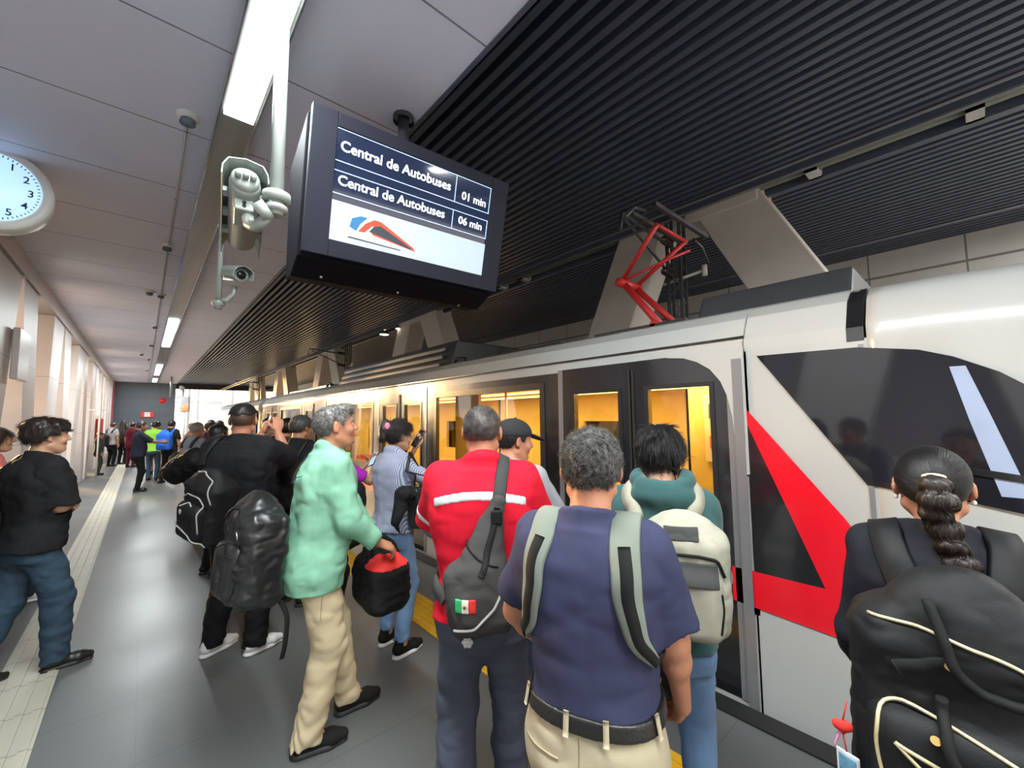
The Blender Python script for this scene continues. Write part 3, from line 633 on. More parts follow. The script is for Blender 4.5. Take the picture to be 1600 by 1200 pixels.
class Solid:
    def __init__(s): s.ops = []
    def add(s, pr, k=.02):
        for p in (pr if isinstance(pr, list) else [pr]): s.ops.append(('u', p[0], p[1], k))
        return s
    def cut(s, pr, k=.004):
        for p in (pr if isinstance(pr, list) else [pr]): s.ops.append(('c', p[0], p[1], k))
        return s
    def keep(s, fn): s.ops.append(('k', fn, None, 0)); return s       # intersect with fn<0
    def offset(s, d): s.ops.append(('o', d, None, 0)); return s
    def folds(s, amp, fr, power=1): s.ops.append(('n', (amp, fr, power), None, 0)); return s
    def warp(s, fn): s.ops.append(('w', fn, None, 0)); return s       # d += fn(x,y,z)
    def copy(s): q = Solid(); q.ops = list(s.ops); return q
    def bounds(s):
        lo = np.min([o[2][0] for o in s.ops if o[0] == 'u'], axis=0); hi = np.max([o[2][1] for o in s.ops if o[0] == 'u'], axis=0)
        return lo, hi
    def _run(s, X, Y, Z, D, ax=None, h=.01):
        full = D.shape
        for op, fn, bb, k in s.ops:
            if op in 'uc':
                if ax is not None:
                    mg = k+3.5*h; sl = []
                    for i in range(3):
                        a = np.searchsorted(ax[i], bb[0][i]-mg); b = np.searchsorted(ax[i], bb[1][i]+mg); sl.append(slice(a, b))
                    sl = tuple(sl)
                    if 0 in D[sl].shape: continue
                    d = fn(X[sl[0]], Y[:, sl[1]], Z[:, :, sl[2]])
                    D[sl] = smin(D[sl], d, k) if op == 'u' else -smin(-D[sl], d, k)
                else:
                    d = fn(X, Y, Z); D[...] = smin(D, d, k) if op == 'u' else -smin(-D, d, k)
            elif op == 'k': D[...] = np.maximum(D, fn(X, Y, Z))
            elif op == 'o': D -= fn
            elif op in 'nw':
                m = np.abs(D) < max(3.5*h, .03); XX, YY, ZZ = (np.broadcast_to(q, full)[m] for q in (X, Y, Z))
                if op == 'n':
                    amp, fr, pw = fn; n = vnoise(XX*fr[0]+.37, YY*fr[1]+3.1, ZZ*fr[2]+7.7)+.5*vnoise(XX*fr[0]*2.1, YY*fr[1]*2.1, ZZ*fr[2]*2.1)
                    if pw == 2: n = 1-2.2*np.abs(n)
                    D[m] += amp*n
                else: D[m] += fn(XX, YY, ZZ)
        return D
    def eval(s, P):
        P = np.atleast_2d(P); D = np.full(len(P), 1.0); return s._run(P[:, 0], P[:, 1], P[:, 2], D)
    def grad(s, P, e=.004):
        G = np.stack([s.eval(P+np.eye(3)[i]*e)-s.eval(P-np.eye(3)[i]*e) for i in range(3)], 1)
        return G/np.maximum(np.linalg.norm(G, axis=1, keepdims=True), 1e-9)
    def snap(s, P, off=0., it=8):
        P = np.array(P, float)
        for _ in range(it): P = P-.8*(s.eval(P)-off)[:, None]*s.grad(P)
        return P
    def mesh(s, h, lo=None, hi=None):
        l, u = s.bounds(); pad = 4*h
        lo = l-pad if lo is None else np.maximum(V3(*lo), l-pad); hi = u+pad if hi is None else np.minimum(V3(*hi), u+pad)
        ax = [np.arange(lo[i], hi[i]+h, h) for i in range(3)]
        X = ax[0][:, None, None]; Y = ax[1][None, :, None]; Z = ax[2][None, None, :]
        D = np.full((len(ax[0]), len(ax[1]), len(ax[2])), .06+2*h)
        s._run(X, Y, Z, D, ax, h)
        return nets(D, ax, h)
def nets(D, ax, h):
    D = D.copy()
    S_ = D < 0
    sub = lambda A, i, j, k: A[i:A.shape[0]-1+i, j:A.shape[1]-1+j, k:A.shape[2]-1+k]
    cnt = np.zeros(tuple(n-1 for n in D.shape), np.int8); 
    for i in (0, 1):
        for j in (0, 1):
            for k in (0, 1): cnt += sub(S_, i, j, k)
    act = (cnt > 0) & (cnt < 8); I, J, K = np.nonzero(act); n = len(I)
    if n == 0: return np.zeros((0, 3)), np.zeros((0, 4), int)
    idx = np.full(act.shape, -1, np.int64); idx[I, J, K] = np.arange(n)
    P = np.zeros((n, 3)); w = np.zeros(n)
    cs = {(i, j, k): D[I+i, J+j, K+k] for i in (0, 1) for j in (0, 1) for k in (0, 1)}
    for a in range(3):
        for p in (0, 1):
            for q in (0, 1):
                c0 = [p, q]; c0.insert(a, 0); c1 = [p, q]; c1.insert(a, 1)
                d0 = cs[tuple(c0)]; d1 = cs[tuple(c1)]; m = (d0 < 0) != (d1 < 0)
                t = np.where(m, d0/np.where(m, d0-d1, 1), 0)
                for b in range(3):
                    P[:, b] += np.where(m, t if b == a else c0[b], 0)
                w += m
    P /= w[:, None]; P += np.stack([I, J, K], 1); P *= h; P += np.array([ax[0][0], ax[1][0], ax[2][0]])
    F = []
    for a in range(3):
        b, c = (a+1) % 3, (a+2) % 3
        n0 = [slice(1, -1)]*3; n0[a] = slice(0, -1)
        s0 = S_[tuple(slice(0, -1) if i == a else slice(1, -1) for i in range(3))]; s1 = S_[tuple(slice(1, None) if i == a else slice(1, -1) for i in range(3))]
        m = s0 != s1; E = np.stack(np.nonzero(m), 1)
        if len(E) == 0: continue
        fl = s0[m]
        base = E.copy(); 
        for i in range(3):
            if i != a: base[:, i] += 1
        q = []
        for db, dc in ((-1, -1), (0, -1), (0, 0), (-1, 0)):
            cc = base.copy(); cc[:, b] += db; cc[:, c] += dc; q.append(idx[cc[:, 0], cc[:, 1], cc[:, 2]])
        Q = np.stack(q, 1); Q[~fl] = Q[~fl][:, ::-1]; F.append(Q)
    F = np.concatenate(F); F = F[(F >= 0).all(1)]
    return P, F
def merge(parts):
    V = []; F = []; n = 0
    for v, fq in parts:
        if len(v) == 0: continue
        V.append(v); F.append(fq+n); n += len(v)
    return np.concatenate(V), np.concatenate(F)
def solid_obj(name, s, h, material, parent=None, xf=None, lo=None, hi=None, **k):
    V, F = s.mesh(h, lo, hi)
    if xf is not None and len(V): V = V@np.array(xf.to_3x3()).T+np.array(xf.translation)
    return link_mesh(name, mesh_np(name, V, F), material, parent, **k)
def tube_obj(name, paths, r, material, parent, n=8, **k):
    b = MB()
    for p in paths: b.tube([tuple(q) for q in p], r, n)
    return b.build(name, material, parent, **k)
def ribbon(name, surf, pts, width, material, parent, off=.006, thick=.008, n=40, taper=None, normal=None, **k):
    """strap lying on a solid: pts control points, snapped to the surface"""
    P = np.array(pts, float); t = np.linspace(0, 1, len(P)); tt = np.linspace(0, 1, n)
    # catmull-like smoothing
    Q = np.stack([np.interp(tt, t, P[:, i]) for i in range(3)], 1)
    for _ in range(4): Q[1:-1] = (Q[:-2]+2*Q[1:-1]+Q[2:])/4
    if surf is not None:
        d0 = surf.eval(Q); near = np.abs(d0) < .12
        S2 = surf.snap(Q, off); Q = np.where(near[:, None], S2, Q)
        for _ in range(3): Q[1:-1] = (Q[:-2]+2*Q[1:-1]+Q[2:])/4
        N = surf.grad(Q)
        for _ in range(4): N[1:-1] = (N[:-2]+2*N[1:-1]+N[2:])/4
    else: N = np.tile(V3(*normal), (n, 1))
    T = np.gradient(Q, axis=0); T /= np.linalg.norm(T, axis=1, keepdims=True)+1e-9
    B = np.cross(T, N); B /= np.linalg.norm(B, axis=1, keepdims=True)+1e-9; N = np.cross(B, T)
    w = np.full(n, width/2.) if taper is None else np.interp(tt, np.linspace(0, 1, len(taper)), taper)/2
    prof = [(-1, -.5), (-.85, .5), (.85, .5), (1, -.5)]; V = []
    for i in range(n):
        for a, c in prof: V.append(Q[i]+B[i]*a*w[i]+N[i]*c*thick)
    F = []
    for i in range(n-1):
        for j in range(4): F.append((i*4+j, i*4+(j+1) % 4, (i+1)*4+(j+1) % 4, (i+1)*4+j))
    F += [(0, 1, 2, 3), tuple((n-1)*4+j for j in (3, 2, 1, 0))]
    return link_mesh(name, mesh_np(name, V, F, True), material, parent, **k)
def strands(surf, seeds, length, dirfn, rad=.0012, seg=4, lift=.004, rnd=.3, seed=1):
    """thin three-sided hairs that start on a surface and follow dirfn"""
    rs = np.random.RandomState(seed); P = surf.snap(seeds, -.002, 4); n = len(P)
    L = length*(.6+.8*rs.rand(n))/seg; N = surf.grad(P); J = rs.randn(n, 3)*rnd
    rows = [P]; Q = P
    for i in range(seg):
        d = dirfn(Q)+J+rs.randn(n, 3)*rnd*.35; d -= N*(d*N).sum(1)[:, None]*.9; d /= np.linalg.norm(d, axis=1, keepdims=True)+1e-9
        Q = Q+d*L[:, None]+N*(lift/seg)
        if lift < .002: Q = surf.snap(Q, .0012, 2); N = surf.grad(Q)
        rows.append(Q)
    V = np.zeros((n, seg+1, 3, 3)); 
    for i in range(seg+1):
        d = rows[min(i+1, seg)]-rows[max(i-1, 0)]; d /= np.linalg.norm(d, axis=1, keepdims=True)+1e-9
        a = np.cross(d, N); a /= np.linalg.norm(a, axis=1, keepdims=True)+1e-9; r = rad*(1-.8*i/seg)
        for k in range(3):
            t = 2*math.pi*k/3; V[:, i, k] = rows[i]+(a*math.cos(t)+N*math.sin(t))*r
    base = np.arange(n)[:, None]*(seg+1)*3; F = []
    for i in range(seg):
        for k in range(3):
            F.append(np.concatenate([base+i*3+k, base+i*3+(k+1) % 3, base+(i+1)*3+(k+1) % 3, base+(i+1)*3+k], 1))
    return V.reshape(-1, 3), np.concatenate(F)
# ================================================================== people
def rotz(a): c, s = math.cos(a), math.sin(a); return np.array([[c, -s, 0], [s, c, 0], [0, 0, 1.]])
def rotx(a): c, s = math.cos(a), math.sin(a); return np.array([[1, 0, 0], [0, c, -s], [0, s, c.real]])
def roty(a): c, s = math.cos(a), math.sin(a); return np.array([[c, 0, s], [0, 1, 0], [-s, 0, c]])
def unit(v): v = np.array(v, float); return v/max(np.linalg.norm(v), 1e-9)
def ik(a, b, l1, l2, pole):
    """middle joint between a and b"""
    a = V3(*a); b = V3(*b); d = b-a; L = np.linalg.norm(d); L2 = min(L, (l1+l2)*.998); u = d/L
    b = a+u*L2; x = (l1*l1-l2*l2+L2*L2)/(2*L2); y = math.sqrt(max(l1*l1-x*x, 0)); p = V3(*pole); p = p-u*(p@u); p = unit(p)
    return a+u*x+p*y, b
SKINS = {'tan': (.42, .21, .12), 'light': (.50, .28, .18), 'brown': (.27, .13, .07), 'ruddy': (.48, .21, .125)}
def skin(kind):
    m = mat('skin_'+kind, SKINS[kind], .5, var=.13, scale=18, bump=.15, bscale=160, spec=.35)
    b = m.node_tree.nodes['Principled BSDF']; b.inputs['Subsurface Weight'].default_value = .08; b.inputs['Subsurface Radius'].default_value = (.02, .008, .004)
    return m
def cloth(name, col, bump=.12, bscale=420, rough=.85, var=.14, scale=9, sheen=.0, **k):
    return mat(name, col, rough, var=var, scale=scale, bump=bump, bscale=bscale, spec=.2, sheen=sheen, **k)

def clipped(pr, o, v):
    fn = pr[0]; return (lambda X, Y, Z: np.maximum(fn(X, Y, Z), (X-o[0])*v[0]+(Y-o[1])*v[1]+(Z-o[2])*v[2])), pr[1]

class Person:
    """stands at (x, y) facing `face` degrees (0 = +Y, 90 = +X, clockwise seen from above)"""
    def __init__(s, x, y, face, height, label, sex='m', build=1.0, lean=(0, 0), head=(0, 0), feet=None, hands=None, h=.010,
                 skin_kind='tan', shoulder=1.0, belly=0., group=None, curl=(.5, .5), palm=(None, None), hand_dir=(None, None), weight=0, face_h=None):
        s.k = height/1.75; s.rz = -math.radians(face); s.sex = sex; s.h = h; s.b = build; s.skin = skin(skin_kind)
        s.root = empty('person', (x, y, 0), s.rz, label=label, cat='person', group=group)
        s.lab = label; s.fh = face_h or min(h, .006)
        K = s.k; w = (.185 if sex == 'm' else .162)*shoulder*K
        s.lean = V3(lean[0], lean[1], 0)           # shift of shoulders (right, forward)
        s.pel = V3(weight, 0, .95*K); s.chest = s.pel+s.lean*.6+V3(0, 0, .34*K); s.neck = s.pel+s.lean+V3(0, .0, .54*K)
        s.sh = {q: s.pel+s.lean*.95+V3(q*w, 0, .485*K) for q in (-1, 1)}
        s.hip = {q: s.pel+V3(q*.088*K, 0, -.03*K) for q in (-1, 1)}
        hy, hp = math.radians(-head[0]), math.radians(head[1])   # head yaw (clockwise +), pitch (up +)
        s.HR = rotz(hy)@rotx(hp); s.hc = s.pel+s.lean*1.12+V3(0, .015, .69*K)+V3(0, 0, 0)
        s.hc = s.neck+V3(0, .025*K, .035*K)+s.HR@V3(0, .004, .108)*K
        s.wd = w; s.belly = belly
        feet = feet or {-1: (-.10, .02, 0), 1: (.10, -.02, 0)}
        s.ft = {}; s.knee = {}; s.ank = {}; s.fdir = {}
        for q in (-1, 1):
            fx, fy, fa = feet[q][:3]; lift = feet[q][3] if len(feet[q]) > 3 else 0
            s.ank[q] = V3(fx, fy, (.085+lift)*K); d = rotz(-math.radians(fa))@V3(0, 1, 0); s.fdir[q] = d
            s.knee[q], _ = ik(s.hip[q], s.ank[q], .425*K, .425*K, unit(d*.8+V3(q*.1, .5, 0)))
        hands = hands or {}
        s.wr = {}; s.el = {}; s.hd = {}; s.pn = {}; s.curl = {-1: curl[0], 1: curl[1]}
        for q in (-1, 1):
            hh = hands.get(q) or ((s.sh[q][0]+q*.06*K, s.sh[q][1]+.03, .83*K), (q*.5, -1, 0))
            tgt = V3(*hh[0]); s.el[q], s.wr[q] = ik(s.sh[q], tgt, .29*K, .255*K, hh[1])
            i = 0 if q < 0 else 1
            s.hd[q] = unit(hand_dir[i]) if hand_dir[i] is not None else unit(s.wr[q]-s.el[q])
            s.pn[q] = unit(palm[i]) if palm[i] is not None else V3(-q, 0, 0)
    # ---- skin
    def torso(s, grow=0., z0=None, z1=None, prof=None):
        K = s.k; b = s.b; P = s.pel; g = grow; f = s.sex == 'f'
        def at(dz, cy, w, d):
            t = np.clip((dz+.03)/.5, 0, 1.15); c = P+s.lean*t*K/K
            return (P[2]+dz*K, c[0], c[1]+cy*K, w*K*b+g, d*K*b+g)
        W = s.wd/(.185*K)
        st = [at(-.16, -.012, .155, .11), at(-.08, -.02, .172 if not f else .178, .122), at(0, -.01, .165 if not f else .168, .112+s.belly*.5),
              at(.10, .008, .150 if not f else .132, .105+s.belly), at(.20, .006, .158*W if not f else .135*W, .108+s.belly*.6), at(.33, .0, .178*W, .118 if not f else .115),
              at(.43, -.008, .172*W, .108), at(.485, -.012, .135*W, .082), at(.53, -.01, .075, .062)]
        return loft(st, 2.35)
    def body(s):
        K = s.k; B = Solid(); b = s.b; f = s.sex == 'f'
        B.add(s.torso(-.012))
        for q in (-1, 1):
            sh, el, wr = s.sh[q], s.el[q], s.wr[q]; a = (.05 if not f else .041)*K*b
            B.add(rcone(sh+V3(-q*.012, 0, -.01), el, a*1.02, a*.80), .03)
            B.add(rcone(sh*.55+el*.45+V3(0, .008, 0), sh*.3+el*.7, a*.55, a*.5), .03)
            mid = el*.72+wr*.28; B.add(rcone(el, mid, a*.80, a*.82), .02); B.add(rcone(mid, wr, a*.80, a*.52, (s.pn[q], 1.18)), .02)
            B.add(rcone(s.hip[q], s.knee[q], .083*K, .056*K), .03); B.add(rcone(s.knee[q], s.ank[q], .054*K, .036*K), .02)
            B.add(rcone(s.ank[q], s.ank[q]+s.fdir[q]*.11*K-V3(0, 0, .05*K), .036*K, .028*K), .02)
        nk = s.hc+s.HR@V3(0, -.022, -.06)*K
        B.add(rcone(s.neck+V3(0, -.01*K, -.02*K), nk, (.064 if not f else .052)*K, (.057 if not f else .046)*K), .025)
        s.bodyS = B
        parts = [B.mesh(s.h, hi=(9, 9, s.neck[2]+.045*K))]
        # head + upper neck at finer step
        Hd = Solid(); Hd.ops = [o for o in B.ops][-1:]; s.head_solid(Hd)
        parts.append(Hd.mesh(s.fh, lo=(-9, -9, s.neck[2]+.02*K)))
        for q in (-1, 1):
            Hn = s.hand_solid(q); parts.append(Hn.mesh(min(.0042, s.h*.5) if s.h < .012 else s.h*.6))
        V, F = merge(parts); s.headS = Hd
        link_mesh('body', mesh_np('body', V, F), s.skin, s.root)
        return s
    def L(s, p): return s.hc+s.HR@(V3(*p)*s.k)
    def he(s, c, r): return ell(s.L(c), V3(*r)*s.k, s.HR)
    def hr(s, a, b, r1, r2): return rcone(s.L(a), s.L(b), r1*s.k, r2*s.k)
    def head_solid(s, H):
        f = s.sex == 'f'
        H.add(s.he((0, -.012, .028), (.078, .098, .088)), .02)
        H.add(s.he((0, .028, -.03), (.063, .066, .085)), .03)
        H.add(s.he((0, .045, -.085), (.040, .036, .030)), .03)
        H.add([s.hr((q*.055, .0, -.06), (q*.02, .062, -.098), .02, .018) for q in (-1, 1)], .02)
        H.add(s.hr((0, .086, .022), (0, .112, -.018), .008, .0125), .012)
        H.add([s.he((q*.013, .100, -.024), (.009, .012, .008)) for q in (-1, 1)], .006)
        H.add([s.hr((q*.012, .086, .030), (q*.045, .075, .030), .010, .008) for q in (-1, 1)], .015)
        H.cut([s.he((q*.032, .101, .010), (.017, .016, .010)) for q in (-1, 1)], .012)
        H.add([s.he((q*.032, .078, .009), (.0125, .0125, .0115)) for q in (-1, 1)], .004)
        H.add([s.he((q*.042, .068, -.025), (.022, .022, .02)) for q in (-1, 1)], .02)
        H.add(s.he((0, .093, -.049), (.021, .009, .0055)), .006); H.add(s.he((0, .091, -.060), (.019, .010, .0065)), .006)
        H.cut(s.he((0, .106, -.0545), (.022, .010, .0022)), .004)
        H.add(s.he((0, .083, -.090), (.018, .016, .015)), .015)
        for q in (-1, 1):
            R = s.HR@rotz(q*.35)@rotx(-.15)
            H.add((lambda c: ell(c, V3(.0085, .019, .031)*s.k, R))(s.L((q*.083, -.008, -.003))), .006)
            H.cut((lambda c: ell(c, V3(.006, .011, .018)*s.k, R))(s.L((q*.0895, -.002, .001))), .004)
            H.add((lambda c: ell(c, V3(.006, .008, .009)*s.k, R))(s.L((q*.080, .001, -.030))), .004)
    def hand_solid(s, q):
        K = s.k*(.95 if s.sex == 'f' else 1.); w = s.wr[q]; d = s.hd[q]; n = s.pn[q]-d*(s.pn[q]@d); n = unit(n); side = np.cross(d, n)*1.0
        # side points towards the thumb
        side = side if q > 0 else -side
        side = side*1.0; H = Solid(); c = s.curl[q]
        R = np.stack([side, d, n], 1)
        H.add(rcone(w-unit(w-s.el[q])*.03, w+d*.02*K, .027*K, .024*K, (n, 1.25)), .015)
        H.add(ell(w+d*.052*K, V3(.043, .054, .0165)*K, R), .018)
        H.add(ell(w+d*.030*K+side*.026*K+n*.008*K, V3(.018, .028, .014)*K, R), .012)
        for i, (off, ln, r) in enumerate(((.030, .074, .0090), (.010, .084, .0092), (-.011, .078, .0088), (-.030, .062, .0078))):
            p = w+d*(.088-.004*abs(i-1))*K+side*off*K; a = 0; fan = side*(off*1.2)
            seg = [ln*.46, ln*.30, ln*.26]; pts = [p-d*.02*K, p]
            for j, l in enumerate(seg):
                a += c*(.75, 1.05, .7)[j]*(1+.08*i); dd = unit(d*math.cos(a)+n*math.sin(a)+fan*math.cos(a)); p = p+dd*l*K; pts.append(p)
            rr = [r*1.05, r*1.05, r, r*.93, r*.82]
            H.add(chain(pts, [v*K for v in rr]), .0055)
        p = w+d*.022*K+side*.030*K+n*.008*K; t1 = p+unit(d*.75+side*.75+n*.25)*.036*K; t2 = t1+unit(d*.95+side*.25+n*(.25+.5*c))*.030*K; t3 = t2+unit(d*.9-side*.05*c+n*(.3+.7*c))*.026*K
        H.add(chain([p, t1, t2, t3], [.0125*K, .0105*K, .0100*K, .0085*K]), .006)
        return H
    # ---- clothes
    def top(s, m, sleeve=.55, hem=-.06, grow=.014, name='shirt', loose=.0, fold=.005, collar='crew', cuff=None, sl_grow=.018, extra=None, tuck=False, neck_r=None):
        """sleeve: length as a fraction of the whole arm (1 = wrist)"""
        K = s.k; T = Solid(); b = s.b; P = s.pel; g = grow+loose
        st_z = P[2]+hem*K
        T.add(s.torso(g))
        f = s.sex == 'f'; a = (.05 if not f else .041)*K*b
        tot = .545*K
        for q in (-1, 1):
            sh, el, wr = s.sh[q], s.el[q], s.wr[q]; L1 = .29*K; want = sleeve*tot
            shi = sh+V3(-q*.03, 0, -.015)
            T.add(rcone(s.neck+V3(q*.05*K, -.005, -.02*K), sh+V3(-q*.02, 0, .012), .035*K+g*.5, a*.75+g*.4), .04)
            if want <= L1*.999:
                e = sh+(el-sh)*(want/L1); u = unit(el-sh); T.add(clipped(rcone(shi, e, a*1.05+sl_grow, a*.95+sl_grow*1.25), e, u), .035)
            else:
                T.add(rcone(shi, el, a*1.05+sl_grow, a*.86+sl_grow*1.1), .035); e = el+(wr-el)*((want-L1)/(.255*K)); u = unit(wr-el)
                T.add(clipped(rcone(el, e, a*.86+sl_grow*1.1, a*.6+sl_grow*.9), e, u), .02)
                if cuff: T.add(clipped(rcone(e-u*.055, e, a*.66+sl_grow*.95, a*.66+sl_grow*.95), e, u), .004)
            ra = (a*.9 if want <= L1 else a*.62); T.cut(rcone(e-u*.02, e+u*.01, ra+sl_grow*.15, ra+sl_grow*.25), .003)
        if collar == 'hood':
            T.add(ell(s.neck+V3(0, -.085, -.005)*K, V3(.125, .075, .075)*K), .03); T.add(chain([s.neck+V3(math.cos(t)*.10, -.035-.085*math.sin(t), .055-.025*math.sin(t))*K for t in np.linspace(-.5, 3.64, 12)], [.024*K]*12), .02); T.add(rcone(s.neck+V3(-.085, -.03, .035)*K, s.neck+V3(-.06, .06, -.03)*K, .03*K, .02*K), .02); T.add(rcone(s.neck+V3(.085, -.03, .035)*K, s.neck+V3(.06, .06, -.03)*K, .03*K, .02*K), .02)
            T.cut(ell(s.neck+V3(0, -.035, .085)*K, V3(.085, .085, .055)*K), .015)
        nr = (neck_r or .070)*K
        cc = s.neck+V3(0, .004, .0)*K
        if collar in ('crew', 'hood'):
            T.cut(rcone(cc+V3(0, .055, .03)*K, cc+V3(0, .08, .16)*K, nr*.8, nr*1.2), .004)
            if collar == 'crew': T.add(clipped(rcone(s.neck+V3(0, -.008, -.09)*K, s.neck+V3(0, -.012, .05)*K, .092*K, .070*K), s.neck+V3(0, 0, .016)*K, unit(V3(0, .42, 1))), .03); T.add(chain([s.neck+V3(math.cos(i*.3307)*.071, math.sin(i*.3307)*.066-.003, .014-.030*math.sin(i*.3307))*K for i in range(20)], [.0068]*20), .008)
        if collar in ('crew',):
            ring = []
            n = 18
            for i in range(n):
                t = 2*math.pi*i/n; ring.append(s.neck+V3(math.cos(t)*.073, math.sin(t)*.066+.0, .012-.028*math.sin(t))*K)
            s.ring = ring
        if collar == 'polo':
            n = 26; pr = []; qs = []
            for i in range(n+1):
                t = math.pi/2+.32+(2*math.pi-.64)*i/n; c_, s__ = math.cos(t), math.sin(t)
                pr.append(s.neck+V3(c_*.066, s__*.062, .034-.030*s__)*K); qs.append(s.neck+V3(c_*.082, s__*.078, .004-.040*s__)*K)
            T.add(clipped(rcone(s.neck+V3(0, -.008, -.09)*K, s.neck+V3(0, -.014, .05)*K, .096*K, .072*K), s.neck+V3(0, 0, .010)*K, unit(V3(0, .42, 1))), .03)
            T.add(chain(pr, [.007]*(n+1)), .006); T.add(chain([(u_+v_)/2 for u_, v_ in zip(pr, qs)], [.0085]*(n+1)), .012); T.add(chain(qs, [.0065]*(n+1)), .008)
        if fold: T.folds(fold, (8, 8, 3.)); T.folds(fold*.45, (7, 10, 13), 2); T.folds(fold*.35, (25, 25, 9))
        if extra: extra(T)
        T.keep(lambda X, Y, Z: (st_z+.012*np.sin(X*13)+.006*np.sin(Y*31))-Z)
        T.ops.append(('c', s.torso(g-.015)[0], (V3(-.3, -.3, st_z-.1)+V3(P[0], P[1], 0), V3(P[0]+.3, P[1]+.3, st_z+.03)), .002)) if not tuck else None
        # limit the hollow to the hem
        if not tuck:
            o = T.ops.pop(); fnn = o[1]; T.ops.append(('c', lambda X, Y, Z: np.maximum(fnn(X, Y, Z), Z-(st_z+.02)), o[2], .002))
        s.shirtS = T; s.hem = st_z
        ob = solid_obj(name, T, s.h*.9, m, s.root); s.shirt = ob
        if False:
            n = 0; pts = []
            for i in range(n+1):
                t = 2*math.pi*i/n; pts.append(s.neck+V3(math.cos(t)*.078, math.sin(t)*.074+.0, -.008-.02*math.sin(t))*K)
            pts = T.snap(np.array(pts), .001, 5)
            tube_obj('neckband', [pts], .0065, m, ob)
        return s
    def pants(s, m, name='trousers', wide=1.0, rise=.02, hem=.03, fold=.006, short=None, grow=.0):
        K = s.k; T = Solid(); b = s.b; P = s.pel; top = P[2]+rise*K
        T.add(s.torso(.012+grow)); T.ops[-1] = ('u', T.ops[-1][1], (T.ops[-1][2][0], T.ops[-1][2][1]), .02)
        T.keep(lambda X, Y, Z: Z-top+0*X)
        for q in (-1, 1):
            h0, kn, an = s.hip[q], s.knee[q], s.ank[q]; hip = h0+V3(q*.0, -.008, -.03*K)
            T.add(rcone(hip, kn, .098*K*b*(.9+.1*wide)+grow, .066*K*wide), .03)
            if short is None: e = an+V3(0, 0, (hem-.06)*K); r2 = .056
            else: e = kn+(an-kn)*short; r2 = .066
            T.add(clipped(rcone(kn, e, .066*K*wide, r2*K*wide), e, V3(0, 0, -1)), .025)
        T.add(ell(P+V3(0, -.05, -.10)*K, V3(.145, .095, .11)*K*b), .04) if s.sex == 'f' else T.add(ell(P+V3(0, -.03, -.11)*K, V3(.15, .10, .11)*K*b), .04)
        T.folds(fold, (6, 6, 4)); T.folds(fold*.7, (7, 7, 13), 2)
        zk = s.ank[1][2]+.16
        T.warp(lambda X, Y, Z: np.where(Z < .26, .0045*np.sin(Z*75+X*45+Y*38+4*np.sin(X*19+Y*23))*np.clip((.24-Z)/.12, 0, 1), 0))
        s.pantS = T; s.ptop = top
        s.pant = solid_obj(name, T, s.h*.95, m, s.root); return s
    def belt(s, m, buckle=False, loops=None):
        K = s.k; zt = s.ptop+.006; B = Solid().add(s.torso(.021)).keep(lambda X, Y, Z: np.maximum(Z-zt, zt-.038-Z)); B.cut(s.torso(.008), .001)
        ob = solid_obj('belt', B, .0055, m, s.root)
        if loops is not None:
            S0 = Solid().add(s.torso(.022))
            for a in (-2.5, -1.75, -1.2, -.5, .7, 1.6, 2.4):
                p = np.array([[s.pel[0]+.14*math.cos(a), s.pel[1]+.1*math.sin(a), zt+.006], [s.pel[0]+.14*math.cos(a), s.pel[1]+.1*math.sin(a), zt-.05]])
                ribbon('belt_loop', S0, p, .014, loops, s.pant, off=.004, thick=.004, n=6)
        return s
    def shoes(s, m, sole=None, name='shoe', length=.27, detail=True):
        K = s.k
        for q in (-1, 1):
            a = s.ank[q]; d = s.fdir[q]; z0 = a[2]-.085*K; g = V3(a[0], a[1], 0); S_ = Solid(); sd = V3(-d[1], d[0], 0)
            P = lambda f_, z: g+d*f_*K+V3(0, 0, z0+z)
            S_.add(rcone(P(-.035, .055), P(.03, .065), .037*K, .036*K), .02); S_.add(rcone(P(.02, .05), P(.12, .038), .037*K, .036*K, (sd, .9)), .025)
            S_.add(rcone(P(.12, .036), P(.175, .032), .040*K, .026*K, (sd, .85)), .02); S_.add(rcone(P(-.02, .05), P(-.015, .10), .036*K, .038*K), .02)
            S_.cut(rcone(P(-.01, .12), P(-.01, .16), .03*K, .03*K), .003)
            S_.keep(lambda X, Y, Z, z0=z0: z0+.012-Z)
            sh = solid_obj(name, S_, min(.006, s.h*.6) if s.h < .012 else s.h*.6, m, s.root)
            B = Solid(); B.add(rcone(P(-.035, .0), P(.10, .0), .041*K, .046*K), .02); B.add(rcone(P(.10, .0), P(.165, .0), .046*K, .034*K), .02)
            B.keep(lambda X, Y, Z, z0=z0: np.maximum(z0+.002-Z, Z-z0-.026)); 
            solid_obj('sole', B, min(.006, s.h*.6) if s.h < .012 else s.h*.6, sole or m_rubber, sh)
            if detail and s.h < .012:
                b = MB()
                for i in range(4):
                    c0 = P(.05+.02*i, .083-.006*i); b.tube([tuple(c0-sd*.022*K-V3(0, 0, .006)), tuple(c0+V3(0, 0, .006)), tuple(c0+sd*.022*K-V3(0, 0, .006))], .0025, 6)
                b.build('laces', sole or m_rubber, sh)
        return s
